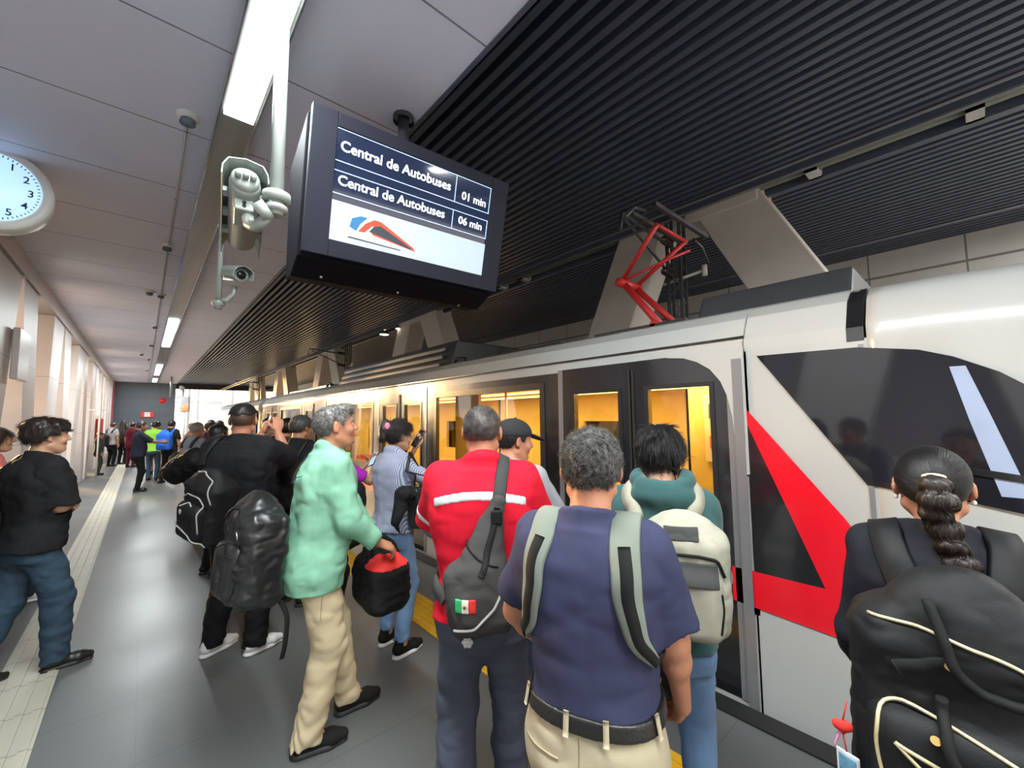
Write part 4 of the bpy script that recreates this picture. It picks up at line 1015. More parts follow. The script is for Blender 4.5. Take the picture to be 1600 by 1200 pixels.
    def hair(s, m, curve, thick=.012, n=0, length=.03, curl=.3, crown=(0, -.06, .11), name='hair', lumps=None, fold=.003, rad=.0012, down=.4, seed=1, hstep=None, cutf=None, lift=.006):
        """curve: [(y, z)] lower edge of the hair in head coordinates"""
        K = s.k; A = np.array(sorted(curve), float); Hs = Solid()
        Hs.add(s.he((0, -.012, .028), (.078+thick, .098+thick, .088+thick)), .01)
        if lumps:
            for c, r in lumps: Hs.add(s.he(c, r), .02)
        if fold: Hs.folds(fold, (45, 45, 30))
        R = s.HR; c = s.hc
        def edge(X, Y, Z):
            x = X-c[0]; y = Y-c[1]; z = Z-c[2]
            ly = (x*R[0][1]+y*R[1][1]+z*R[2][1])/K; lz = (x*R[0][2]+y*R[1][2]+z*R[2][2])/K; lx = (x*R[0][0]+y*R[1][0]+z*R[2][0])/K
            e = np.interp(ly, A[:, 0], A[:, 1]); return (e-lz+.006*np.sin(lx*90))*K*.8
        Hs.keep(edge)
        if cutf: cutf(Hs)
        s.hairS = Hs
        parts = [Hs.mesh(hstep or min(.006, s.h*.6))]
        if n:
            rs = np.random.RandomState(seed+5); d = rs.randn(n*2, 3); d /= np.linalg.norm(d, axis=1, keepdims=True)
            P = s.hc+((d*np.array([.09, .11, .10])+np.array([0, -.012, .028]))*K)@R.T
            P = P[edge(P[:, 0], P[:, 1], P[:, 2]) < 0][:n]
            Hn = Hs.copy(); cr = s.L(crown)
            def dr(Q):
                v = Q-cr; v /= np.linalg.norm(v, axis=1, keepdims=True)+1e-9; return v+V3(0, 0, -down)
            v, fq = strands(Hn, P, length*K, dr, rad, 4, lift, curl, seed); parts.append((v, fq))
        V, F = merge(parts); s.hair_ob = link_mesh(name, mesh_np(name, V, F), m, s.root); return s
    def eyes(s, brow=None):
        mw = mat('eye_white', (.7, .68, .65), .2, var=.02); mi = mat('eye_iris', (.03, .015, .01), .1)
        for q in (-1, 1):
            e = solid_obj('eye', Solid().add(s.he((q*.032, .0795, .009), (.0118, .0128, .0062))), .0025, mw, s.root)
            solid_obj('iris', Solid().add(s.he((q*.032, .0915, .009), (.0045, .0022, .0045))), .0015, mi, e)
            if brow is not None:
                B = Solid().add([s.hr((q*.016, .092, .029), (q*.034, .091, .034), .0032, .0034), s.hr((q*.034, .091, .034), (q*.052, .078, .028), .0034, .002)], .003)
                solid_obj('eyebrow', B, .002, brow, s.root)
        return s
    def world(s, p):
        return Matrix.Translation(s.root.location) @ Matrix.Rotation(s.rz, 4, 'Z') @ Vector(p)
    def item(s, name, label, cat, group=None):
        """top-level thing that shares this person's frame"""
        o = empty(name, s.root.location, s.rz, label=label, cat=cat, group=group); return o
def HM(name, col, var=.35, scale=120, rough=.45, contrast=3.):
    m = mat('hair_'+name, col, rough, var=var, scale=scale, spec=.5); n, L, b = nodes_of(m)
    mx = b.inputs['Base Color'].links[0].from_node; fac = mx.inputs[0].links[0].from_socket
    v = math_node(n, L, 'MULTIPLY_ADD', fac, contrast, .5-.5*contrast); c = n.new('ShaderNodeClamp'); L.new(v, c.inputs[0]); L.new(c.outputs[0], mx.inputs[0]); return m
SHORT = [(-.14, -.068), (-.05, -.066), (-.03, -.02), (-.012, .0), (.012, .005), (.022, -.005), (.034, .0), (.045, .045), (.075, .062), (.11, .062)]
# ================================================================== the people in front
c_navy = cloth('navy_cotton', (.036, .038, .080)); c_khaki = cloth('khaki_twill', (.44, .38, .26)); c_beige = cloth('beige_twill', (.52, .42, .27))
c_green = cloth('mint_linen', (.22, .46, .32), bscale=300); c_red = cloth('red_polo_cotton', (.66, .010, .03)); c_grey = cloth('grey_blue_knit', (.14, .155, .19))
c_slate = cloth('slate_work_cloth', (.075, .085, .12)); c_teal = cloth('dark_teal_fleece', (.03, .085, .085), sheen=.2); c_black = cloth('black_cotton', (.012, .012, .014))
c_jean = cloth('blue_denim', (.036, .062, .095), bscale=400, var=.3, scale=14); c_ljean = cloth('light_blue_denim', (.13, .22, .37), bscale=400, var=.25, scale=14)
c_djean = cloth('dark_navy_denim', (.022, .028, .05), var=.3); c_black2 = cloth('black_trouser_cloth', (.008, .008, .009)); c_jack = cloth('black_suit_cloth', (.014, .014, .02))
c_pink = cloth('salmon_pink_cotton', (.75, .22, .20)); c_purple = cloth('purple_cotton', (.33, .02, .36)); m_leather = mat('black_leather', (.012, .011, .011), .35, var=.2, bump=.3, bscale=150)
m_wsole = mat('white_sole', (.75, .75, .74), .5, var=.05); m_wshoe = mat('white_shoe_leather', (.72, .72, .72), .45, var=.06)
h_black = HM('black', (.010, .008, .008)); h_dark = HM('dark_brown', (.018, .011, .009)); h_grey = HM('salt_grey', (.16, .15, .14), .7, 90); h_mix = HM('salt_and_pepper', (.075, .07, .066), .93, 75, .5, 3.)
h_fade = HM('faded_brown', (.09, .05, .035), .3)
c_str = mat('striped_blue_cotton', (.30, .32, .42), .85, var=.1, bump=.2, spec=.2)
n_, L_, b_ = nodes_of(c_str)
t_ = n_.new('ShaderNodeTexCoord'); s_ = n_.new('ShaderNodeSeparateXYZ'); L_.new(t_.outputs['Object'], s_.inputs[0])
ss = math_node(n_, L_, 'SINE', math_node(n_, L_, 'MULTIPLY', s_.outputs[0], 620.)); ss = math_node(n_, L_, 'GREATER_THAN', ss, .1)
mx_ = n_.new('ShaderNodeMix'); mx_.data_type = 'RGBA'; L_.new(ss, mx_.inputs[0]); mx_.inputs[6].default_value = (.16, .18, .30, 1); mx_.inputs[7].default_value = (.46, .48, .56, 1); L_.new(mx_.outputs[2], b_.inputs['Base Color'])

# --- man in navy T-shirt, nearest
N = Person(.925, .725, 68, 1.61, 'man in navy blue T-shirt and khaki trousers with dark belt, seen from behind', build=1.08, head=(-15, -4), h=.0075, skin_kind='ruddy',
           hands={1: ((.20, .17, .84), (.25, -1, -.3)), -1: ((-.20, .20, .90), (-.8, -.9, 0))}, hand_dir=((.5, .8, -.2), (-.35, .75, -.6)), curl=(.7, .7), belly=.02, shoulder=1.0, lean=(0, -.01))
N.body().pants(c_khaki, wide=1.22, fold=.004, rise=.075).top(c_navy, sleeve=.43, hem=.045, grow=.014, fold=.006, name='t_shirt', sl_grow=.022, tuck=True).belt(m_leather, loops=c_khaki).shoes(mat('dark_brown_leather', (.03, .018, .012), .4)).eyes(h_black)
N.hair(h_mix, SHORT, .008, n=5200, length=.026, curl=.9, rad=.0011, down=.5, fold=.003)

# --- man in green shirt
G = Person(.735, 2.43, 97, 1.725, 'grey haired man in mint green shirt and beige trousers, seen in profile', build=1.05, head=(4, 3), h=.0085, skin_kind='ruddy', belly=.025, lean=(0, .06),
           feet={1: (.10, -.04, 4), -1: (-.10, .20, -8)}, hands={1: ((.14, .29, .97), (.5, -1, -.3)), -1: ((-.10, .33, .95), (-.5, -1, -.3))}, hand_dir=((0, .8, -.5), (-.1, .85, -.45)), palm=((.3, 0, -1), (-.4, -.2, -1)), curl=(.8, .55))
G.body().pants(c_beige, wide=1.28, fold=.009).top(c_green, sleeve=.93, hem=-.20, grow=.022, loose=.012, fold=.009, collar='polo', cuff=True, sl_grow=.024).shoes(cloth('black_suede', (.012, .011, .011))).eyes(h_grey)
G.hair(h_grey, [(-.14, -.07), (-.05, -.062), (-.03, -.02), (-.024, .032), (.012, .036), (.022, .0), (.034, .01), (.05, .05), (.075, .07), (.11, .075)], .009, n=4200, length=.024, curl=.22, fold=.004, rad=.0011, down=.9, lift=.003, lumps=[((0, .06, .10), (.055, .045, .03))])

# --- man in red polo
R_ = Person(1.10, 1.44, 42, 1.70, 'man in bright red polo shirt with white reflective stripes, seen from behind', build=1.10, head=(6, -3), h=.0085, skin_kind='ruddy', shoulder=1.1,
            feet={1: (.11, .10, 8), -1: (-.11, -.06, -8)}, hands={-1: ((-.16, .33, 1.0), (-1, -.5, -.1)), 1: ((.20, .30, 1.0), (.7, -1, -.2))}, hand_dir=((.4, 1, .2), (-.2, 1, .1)), palm=((.5, .2, .6), None), curl=(.7, .6))
R_.body().pants(c_slate, wide=1.30, fold=.009).top(c_grey, sleeve=.95, hem=.02, grow=.010, fold=.003, name='grey_undershirt', sl_grow=.012)
R_.top(c_red, sleeve=.47, hem=-.06, grow=.020, loose=.004, fold=.006, name='polo_shirt', collar='polo', sl_grow=.028).shoes(m_leather).eyes(h_black)
st = R_.shirtS.copy().offset(.0022); zc = R_.neck[2]
st.keep(lambda X, Y, Z: np.maximum(np.abs(Z-(zc-.105-.9*X*X)-.0)-.018, np.abs(X)-.185))
m_refl = mat('reflective_tape', (.62, .62, .64), .3, var=.05, scale=40)
solid_obj('reflective_stripe', st, .006, m_refl, R_.shirt)
for q in (-1, 1):
    e = R_.sh[q]+(R_.el[q]-R_.sh[q])*.66; u = unit(R_.el[q]-R_.sh[q]); s2 = R_.shirtS.copy().offset(.0022)
    s2.keep(lambda X, Y, Z, e=e, u=u: np.maximum(np.abs((X-e[0])*u[0]+(Y-e[1])*u[1]+(Z-e[2])*u[2])-.013, np.sqrt((X-e[0])**2+(Y-e[1])**2+(Z-e[2])**2)-.1))
    s2.keep(lambda X, Y, Z, q=q: .17-q*X)
    solid_obj('reflective_stripe', s2, .0055, m_refl, R_.shirt)
R_.hair(HM('short_grey_black', (.06, .05, .045), .6, 50), SHORT, .004, n=2600, length=.009, curl=.8, rad=.0009, fold=.001)

# --- man in black cap
K_ = Person(1.50, 1.71, 62, 1.63, 'man in black baseball cap beyond the red shirted man, face in profile', head=(48, -8), h=.010, skin_kind='ruddy',
            feet={1: (.07, -.12, 10), -1: (-.08, .25, 5)}, hands={1: ((.2, .30, .95), (.5, -1, 0)), -1: ((-.2, .30, .95), (-.5, -1, 0))})
K_.body().pants(c_djean, wide=1.15).top(cloth('light_grey_cotton', (.30, .31, .34)), sleeve=.45, hem=-.08, name='t_shirt').shoes(m_leather).eyes(h_black)
K_.hair(h_black, SHORT, .009, n=1500, length=.02, fold=.003)
CAP = Solid().add(K_.he((0, -.012, .045), (.092, .112, .088))).keep(lambda X, Y, Z: 0*X-1); hc_, HR_ = K_.hc, K_.HR
CAP.keep(lambda X, Y, Z: (.028+.12*(( (X-hc_[0])*HR_[0][1]+(Y-hc_[1])*HR_[1][1]))-((X-hc_[0])*HR_[0][2]+(Y-hc_[1])*HR_[1][2]+(Z-hc_[2])*HR_[2][2])))
m_cap = cloth('charcoal_cap_cloth', (.03, .03, .032))
cap = solid_obj('baseball_cap', CAP, .006, m_cap, K_.root)
solid_obj('brim', Solid().add(ell(K_.L((0, .125, .040)), V3(.062, .065, .010), K_.HR@rotx(-.25))), .004, m_cap, cap)
solid_obj('top_button', Solid().add(ell(K_.L((0, -.012, .134)), V3(.008, .008, .005))), .003, m_cap, cap)

# --- man in teal hoodie
Hd = Person(1.55, .86, 60, 1.595, 'young man in dark teal hooded sweatshirt and blue jeans, facing the train door', head=(-4, -10), h=.0085, skin_kind='light', build=.98,
            hands={1: ((.15, .24, .98), (.15, -1, -.3)), -1: ((-.15, .24, .98), (-.15, -1, -.3))})
Hd.body().pants(c_ljean, wide=1.1).top(c_teal, sleeve=.96, hem=-.08, grow=.024, fold=.008, name='hoodie', collar='hood', sl_grow=.024).shoes(m_wshoe, m_wsole).eyes(h_black)
Hd.hair(h_black, [(-.14, -.055), (-.05, -.055), (-.03, -.02), (-.012, .005), (.02, .0), (.034, .0), (.045, .04), (.075, .05), (.11, .05)], .018, n=3600, length=.05, curl=.25, fold=.005, down=.9, crown=(-.01, -.03, .12), lumps=[((0, -.03, .10), (.06, .06, .03))])

# --- woman with braided ponytail
B_ = Person(1.60, .10, 78, 1.555, 'woman in black jacket with long braided ponytail, seen from behind at the right', sex='f', head=(6, 0), h=.0085, skin_kind='ruddy', shoulder=1.12,
            hands={1: ((.19, .20, .88), (.2, -1, -.3)), -1: ((-.17, .20, .88), (-.1, -1, -.3))})
B_.body().pants(c_black2, wide=1.2).top(c_jack, sleeve=.97, hem=-.10, grow=.022, loose=.006, fold=.007, name='jacket', sl_grow=.026).shoes(m_leather).eyes(h_black)
B_.hair(h_black, [(-.14, -.06), (-.05, -.062), (-.03, -.03), (-.014, .01), (.012, .03), (.034, .03), (.05, .05), (.075, .066), (.11, .07)], .007, n=3800, length=.06, curl=.04, fold=.0008, crown=(0, .11, .06), down=-.0, rad=.0007, lift=.001)
tie = B_.L((0, -.118, .030)); pts = [(0, -.112, .032), (0, -.150, .020), (.004, -.158, -.02), (-.006, -.150, -.06), (.010, -.140, -.10), (.022, -.142, -.145), (.034, -.140, -.19), (.04, -.13, -.225)]
PT = Solid(); rr_ = [.016, .030, .036, .030, .034, .030, .034, .016]
for i, p in enumerate(pts): PT.add(ell(B_.L(p), V3(rr_[i]*1.08, rr_[i]*.85, rr_[i]*.80), B_.HR), .005)
PT.folds(.004, (70, 70, 25)); rs = np.random.RandomState(4); sd = []
for i in range(len(pts)-1):
    for _ in range(170): t = rs.rand(); sd.append(B_.L(V3(*pts[i])*(1-t)+V3(*pts[i+1])*t)+unit(rs.randn(3))*.03)
v1 = PT.mesh(.0045); v2 = strands(PT, np.array(sd), .06, lambda Q: np.tile(V3(.15, -.1, -1), (len(Q), 1))+.5*np.sin(Q[:, ::-1]*90), .0009, 4, .001, .12, 3)
V, F = merge([v1, v2]); link_mesh('ponytail', mesh_np('ponytail', V, F), h_dark, B_.hair_ob)
solid_obj('hair_tie', Solid().add(ell(B_.L((0, -.130, .042)), V3(.024, .012, .009), B_.HR)), .003, mat('peach_elastic', (.75, .5, .35), .5), B_.hair_ob)
for q in (-1, 1): solid_obj('earring', Solid().add(ell(B_.L((q*.084, -.004, -.040)), V3(.006, .006, .007))), .002, mat('pearl', (.85, .8, .75), .15), B_.root)

# --- woman in striped shirt
W_ = Person(1.42, 2.92, 78, 1.63, 'woman with dark hair tied up, in striped grey blue shirt and light jeans', sex='f', head=(14, -4), h=.009, skin_kind='light',
            feet={1: (.12, -.02, 0), -1: (-.10, .02, -5)}, hands={1: ((.18, .36, 1.16), (.9, -.9, -.5)), -1: ((-.05, .24, 1.42), (-.9, -.4, -1))}, hand_dir=((.2, .5, .8), (-.1, 1, .1)), curl=(.9, .6), palm=((0, -1, .5), (0, 0, -1)))
W_.body().pants(c_ljean, wide=1.0, fold=.005, hem=.10, name='jeans').top(c_str, sleeve=.62, hem=-.05, grow=.018, loose=.008, fold=.007, cuff=True, sl_grow=.02, collar='polo').shoes(cloth('black_mesh_shoe', (.012, .012, .012)), m_wsole).eyes(h_black)
W_.hair(h_dark, [(-.14, -.06), (-.05, -.06), (-.03, -.03), (-.014, .01), (.012, .0), (.034, .0), (.05, .045), (.075, .055), (.11, .06)], .012, n=2600, length=.05, curl=.3, fold=.004, crown=(0, -.11, .06), down=0, lumps=[((0, -.125, .045), (.05, .045, .05)), ((0, -.135, -.01), (.042, .035, .055)), ((.0, -.12, .10), (.03, .03, .025))])
solid_obj('hair_clip', Solid().add(ell(W_.L((.035, -.12, .07)), V3(.02, .02, .03), W_.HR)), .005, mat('pink_plastic', (.8, .25, .35), .3), W_.hair_ob)

# --- man taking a photo
F_ = Person(.55, 3.64, 42, 1.765, 'tall man in black T-shirt and black trousers raising his phone, seen from behind', build=1.14, head=(-22, 4), h=.010, skin_kind='ruddy', shoulder=1.12,
            feet={1: (.15, .02, 30), -1: (-.15, .0, 18)}, hands={1: ((.10, .30, 1.56), (.35, .5, -1)), -1: ((-.05, .34, 1.54), (-.5, .5, -1))}, hand_dir=((.1, .3, 1), (-.1, .3, 1)), palm=((.6, .6, 0), (-.6, .6, 0)), curl=(.9, .9))
F_.body().pants(c_black2, wide=1.3, fold=.009).top(c_black, sleeve=.50, hem=-.12, grow=.022, loose=.010, fold=.008, name='t_shirt', sl_grow=.04).shoes(m_wshoe, m_wsole).eyes(h_black)
F_.hair(h_fade, SHORT, .002, fold=.0005); F_.hair(h_black, [(-.14, .05), (-.05, .05), (.0, .05), (.05, .05), (.11, .06)], .012, n=1200, length=.014, fold=.003, name='hair')

# --- man at the left edge
L1 = Person(-.50, 4.24, 62, 1.66, 'young man in black T-shirt and blue jeans with crossed arms at the left edge', head=(8, 0), h=.010, skin_kind='light', build=1.05, shoulder=1.08,
            feet={1: (.06, .12, 20), -1: (-.12, -.22, 15)}, hands={1: ((-.02, .20, 1.08), (.35, -.1, -1)), -1: ((.06, .17, 1.10), (-.35, -.1, -1))}, hand_dir=((-1, .1, .1), (1, -.25, 0.05)), palm=((0, -1, 0), (0, -1, 0)), curl=(.5, .4))
L1.body().pants(c_jean, wide=1.35, fold=.009, name='jeans').top(c_black, sleeve=.52, hem=-.10, grow=.024, loose=.012, fold=.009, name='t_shirt', sl_grow=.030).shoes(m_leather).eyes(h_black)
L1.hair(h_dark, [(-.14, -.03), (-.05, -.035), (-.03, -.01), (-.012, .01), (.034, .01), (.045, .04), (.075, .05), (.12, .045)], .026, n=2200, length=.035, curl=.35, fold=.006, lumps=[((0, -.05, .07), (.10, .085, .07)), ((0, .05, .085), (.07, .06, .035))])

# --- girl in pink
D1 = Person(-1.0, 5.95, 72, 1.60, 'young woman with long straight brown hair in a salmon pink top, at the far left', sex='f', head=(8, 0), h=.011, skin_kind='light',
            feet={1: (.08, .28, 15), -1: (-.06, -.16, 10)})
D1.body().pants(c_djean, wide=1.1, name='jeans').top(c_pink, sleeve=.22, hem=-.04, grow=.014, name='top', neck_r=.085).shoes(m_wshoe, m_wsole).eyes(h_dark)
D1.hair(HM('brown', (.045, .022, .016)), [(-.14, -.07), (-.05, -.07), (-.02, -.04), (.02, -.04), (.04, .0), (.055, .05), (.11, .06)], .014, n=1500, length=.09, curl=.08, crown=(0, .05, .12), down=1.2)
LH = Solid(); LH.add(ell(D1.L((0, -.075, -.02)), V3(.088, .05, .10))); LH.add(ell(D1.L((0, -.085, -.16)), V3(.098, .045, .15)), .03); LH.add(ell(D1.L((.06, -.03, -.07)), V3(.035, .04, .11)), .02); LH.add(ell(D1.L((-.06, -.03, -.07)), V3(.035, .04, .11)), .02); LH.folds(.006, (60, 60, 5))
solid_obj('long_hair', LH, .007, MATS['hair_brown'], D1.hair_ob)

# seams and pockets on the khaki trousers
def seam(P, pts, r=.0022, name='seam', m=None, par=None, S_=None):
    A = np.array(pts, float); t = np.linspace(0, 1, len(A)); tt = np.linspace(0, 1, 30); Q = np.stack([np.interp(tt, t, A[:, i]) for i in range(3)], 1)
    Q = (S_ or P.pantS).snap(Q, .0006); return tube_obj(name, [Q], r, m or mat('stitch_thread', (.30, .25, .16), .8), par or P.pant, 5)
z = N.ptop
seam(N, [(.0, -.14, z-.04), (0, -.15, z-.14), (0, -.14, z-.24)]); seam(N, [(.05, -.13, z-.10), (.10, -.13, z-.10), (.15, -.09, z-.10)], .003, 'pocket_welt'); seam(N, [(-.05, -.13, z-.10), (-.10, -.13, z-.10), (-.15, -.09, z-.10)], .003, 'pocket_welt')
seam(N, [(-.15, .03, z-.03), (-.17, .0, z-.10), (-.18, -.01, z-.16)], .003, 'side_pocket'); seam(N, [(.05, -.13, z-.115), (.10, -.13, z-.117), (.15, -.09, z-.115)])
z = G.ptop
seam(G, [(.16, .03, z-.08), (.17, .0, z-.2), (.17, .0, z-.3)], .002, 'side_seam')
# shirt seams on the mint shirt: yoke and side seam
for pts in ([(.10, -.10, G.neck[2]-.10), (.0, -.14, G.neck[2]-.11), (-.10, -.10, G.neck[2]-.10)],): seam(G, pts, .0018, 'yoke_seam', c_green, G.shirt, G.shirtS)
# ================================================================== bags and things carried
m_bagb = cloth('black_nylon', (.012, .012, .013), rough=.55, bump=.2); m_web = cloth('black_webbing', (.010, .010, .010), rough=.7)
m_bagl = mat('black_glazed_nylon', (.014, .015, .015), .32, var=.3, scale=12, bump=.5, bscale=14); m_bagg = cloth('charcoal_canvas', (.055, .052, .050)); m_bagbe = cloth('beige_grey_canvas', (.36, .34, .27), var=.2, scale=20)
m_patch = cloth('dark_grey_patch', (.05, .05, .048)); m_strapg = cloth('grey_green_strap', (.17, .19, .16)); m_gold = mat('pale_gold_piping', (.62, .52, .30), .4, .3, var=.05); m_pip = mat('grey_piping', (.42, .41, .39), .5, var=.05)
m_brass = mat('brass', (.75, .5, .18), .25, .9); m_bagred = cloth('red_nylon', (.75, .04, .035), rough=.6); m_silver = mat('silver_metal', (.6, .6, .6), .25, .9)
def RZX(a=0, b=0, c=0): return rotz(math.radians(a))@rotx(math.radians(b))@roty(math.radians(c))
def on_surface(S_, c, R, path, depth, off=.002):
    """path in bag coordinates (u across, w up) thrown onto the outer (-y) face of the bag"""
    P = np.array([V3(*c)+R@V3(u, -depth, w) for u, w in path]); n = 40; t = np.linspace(0, 1, len(P)); tt = np.linspace(0, 1, n)
    Q = np.stack([np.interp(tt, t, P[:, i]) for i in range(3)], 1)
    for _ in range(3): Q[1:-1] = (Q[:-2]+2*Q[1:-1]+Q[2:])/4
    d = R@V3(0, 1, 0)
    for _ in range(14): Q = Q+.7*np.clip(S_.eval(Q)-off, -.04, .04)[:, None]*d
    return Q
def pack(c, half, R, m, fold=.004, top=.75, rnd=.05, taper=True):
    """rounded backpack volume, bulging at the outer lower part"""
    hx, hy, hz = half; S_ = Solid(); C0 = V3(*c)
    S_.add(rbox(C0+R@V3(0, 0, -hz*.15), (hx, hy*.8, hz*.82), min(rnd, hy*.75), R), .02)
    S_.add(ell(C0+R@V3(0, 0, hz*.45), (hx*.92*top+.01, hy*.82, hz*.55), R), .05)
    S_.add(ell(C0+R@V3(0, -hy*.35, -hz*.35), (hx*.85, hy*.85, hz*.5), R), .05)
    if fold: S_.folds(fold, (10, 10, 8)); S_.folds(fold*.5, (14, 14, 22), 2)
    return S_

# --- navy man: bag worn on the chest, grey green straps over both shoulders
o = N.item('backpack', 'grey green strapped black backpack worn on the chest of the navy shirt man', 'backpack')
c = V3(.05, .215, 1.06); Rb = RZX(180); bg_ = pack(c, (.15, .085, .22), Rb, m_bagb); solid_obj('bag_body', bg_, .009, m_bagb, o)
nk = N.neck; sf = N.shirtS
for q in (-1, 1):
    pts = [(q*.11, .16, nk[2]-.16), (q*.105, .09, nk[2]-.03), (q*.10, .0, nk[2]+.02), (q*.105, -.09, nk[2]-.04), (q*.115, -.12, nk[2]-.14), (q*.135, -.11, nk[2]-.24), (q*.165, -.06, nk[2]-.30)]
    rb = ribbon('strap', sf, pts, .07, m_strapg, o, off=.006, thick=.010, n=56, taper=[.05, .07, .075, .075, .07, .055, .03])
    ribbon('strap_webbing', sf, pts[3:], .026, m_web, rb, off=.013, thick=.004, n=36, taper=[.03, .03, .026, .022])
    ribbon('lower_strap', sf, [pts[-1], (q*.185, .02, nk[2]-.31), (q*.17, .1, nk[2]-.33), (q*.12, .16, nk[2]-.34)], .025, m_web, o, off=.007, thick=.004, n=24)

# --- hoodie man: beige backpack
o = Hd.item('backpack', 'beige grey canvas backpack with dark panels on the back of the hooded man', 'backpack')
c = V3(.05, -.215, 1.13); Rb = RZX(0, 4); bg_ = pack(c, (.14, .10, .205), Rb, m_bagbe, fold=.005, top=.9); bb = solid_obj('bag_body', bg_, .006, m_bagbe, o)
pk = Solid().add(rbox(c+Rb@V3(0, -.05, -.075), (.115, .075, .115), .05, Rb)).folds(.004, (12, 12, 9)); solid_obj('front_pocket', pk, .006, m_bagbe, o)
al = bg_.copy(); al.ops = al.ops+pk.ops[:1]
def patch(name, S_, c, R, u0, u1, w0, w1, m, par, th=.0035, step=.0035):
    Q = S_.copy().offset(th); ri = R.T
    def k(X, Y, Z):
        x = X-c[0]; y = Y-c[1]; z = Z-c[2]
        u = x*R[0][0]+y*R[1][0]+z*R[2][0]; v = x*R[0][1]+y*R[1][1]+z*R[2][1]; w = x*R[0][2]+y*R[1][2]+z*R[2][2]
        return np.maximum(np.maximum(np.abs(u-(u0+u1)/2)-(u1-u0)/2, np.abs(w-(w0+w1)/2)-(w1-w0)/2), v+.02)
    Q.keep(k); return solid_obj(name, Q, step, m, par)
patch('dark_panel', bg_, c, Rb, -.055, .05, .125, .165, m_patch, bb); patch('dark_panel', al, c, Rb, -.09, .10, .0, .062, m_patch, bb, .008)
for pth in ([(-.115, .02), (-.10, .075), (-.04, .085), (.04, .085), (.10, .075), (.12, .02)], ): tube_obj('zipper', [on_surface(al, c, Rb, pth, .2)], .005, m_web, bb)
tube_obj('zipper', [on_surface(al, c, Rb, [(.105, -.02), (.11, -.07), (.10, -.14)], .2)], .0045, m_web, bb)
for q in (-1, 1):
    pts = [(q*.085, -.13, Hd.neck[2]-.16), (q*.10, -.10, Hd.neck[2]-.05), (q*.105, .0, Hd.neck[2]+.02), (q*.11, .11, Hd.neck[2]-.07), (q*.13, .14, Hd.neck[2]-.22), (q*.17, .04, Hd.neck[2]-.34)]
    ribbon('strap', Hd.shirtS, pts, .06, m_bagbe, o, off=.008, thick=.010, n=50)
tube_obj('grab_loop', [[(-.03, -.16, Hd.neck[2]-.13), (-.02, -.175, Hd.neck[2]-.095), (.03, -.175, Hd.neck[2]-.095), (.04, -.16, Hd.neck[2]-.13)]], .007, m_bagbe, o)

# --- red man: charcoal sling bag
o = R_.item('sling_bag', 'charcoal grey sling bag with a green white red flag patch on the red shirt back', 'bag')
z = R_.neck[2]; S_ = Solid(); Rb = RZX(-6, 0, -14)
S_.add(rbox((.0, -.205, z-.46), (.115, .07, .13), .05, Rb)); S_.add(rcone((.005, -.20, z-.38), (.075, -.155, z-.13), .095, .030, ((0, 1, 0), 1.5)), .04)
S_.add(ell((-.02, -.235, z-.47), (.085, .06, .10)), .03); S_.folds(.006, (11, 11, 10)); S_.folds(.003, (14, 14, 22), 2)
bb = solid_obj('bag_body', S_, .006, m_bagg, o)
zc0 = R_.neck[2]
ribbon('strap', R_.shirtS, [(.075, -.155, z-.15), (.085, -.12, z-.06), (.09, .0, z+.03), (.05, .13, z-.12), (-.05, .16, z-.32), (-.17, .06, z-.46), (-.13, -.13, z-.50)], .052, m_patch, o, off=.012, thick=.010, n=60)
ribbon('webbing', S_, [(.075, -.19, z-.14), (.05, -.25, z-.26), (.02, -.29, z-.36)], .025, m_web, bb, off=.004, thick=.004, n=20)
solid_obj('buckle', Solid().add(rbox((.072, -.195, z-.175), (.022, .010, .026), .006)), .003, m_web, o)
for nm, u0, u1, mm in (('green_field', -.065, -.040, mat('flag_green', (.03, .38, .12), .6)), ('white_field', -.040, -.015, mat('flag_white', (.75, .73, .62), .6)), ('red_field', -.015, .010, m_bagred)):
    patch('flag_patch_'+nm, S_, V3(0, -.20, z-.43), rotz(-.1), u0, u1, -.05, -.005, mm, bb, .004, .003)
patch('flag_emblem', S_, V3(0, -.20, z-.43), rotz(-.1), -.033, -.023, -.034, -.022, mat('flag_emblem_brown', (.2, .12, .04), .6), bb, .0065, .0022)
tube_obj('zipper', [on_surface(S_, (0, -.2, z-.43), Rb, [(-.10, -.10), (-.02, -.105), (.06, -.06), (.11, .0)], .2)], .005, m_pip, bb)
tube_obj('piping', [on_surface(S_, (0, -.2, z-.38), Rb, [(-.08, .10), (-.02, .12), (.03, .06), (.09, .02)], .2)], .004, m_web, bb)
o2 = R_.item('keyring_charm', 'small pale flower shaped charm hanging from the sling bag', 'charm'); Q = Solid(); cc = S_.snap(np.array([[-.03, -.28, z-.60]]), .008)[0]
for i in range(6): Q.add(ell(cc+V3(.013*math.cos(i*1.047), 0, .013*math.sin(i*1.047)), (.008, .005, .008)), .002)
Q.add(ell(cc, (.007, .007, .007)), .002); solid_obj('flower', Q, .0022, m_pip, o2); tube_obj('ring', [[cc+V3(0, 0, .015), cc+V3(.0, 0, .05)]], .0015, m_silver, o2)

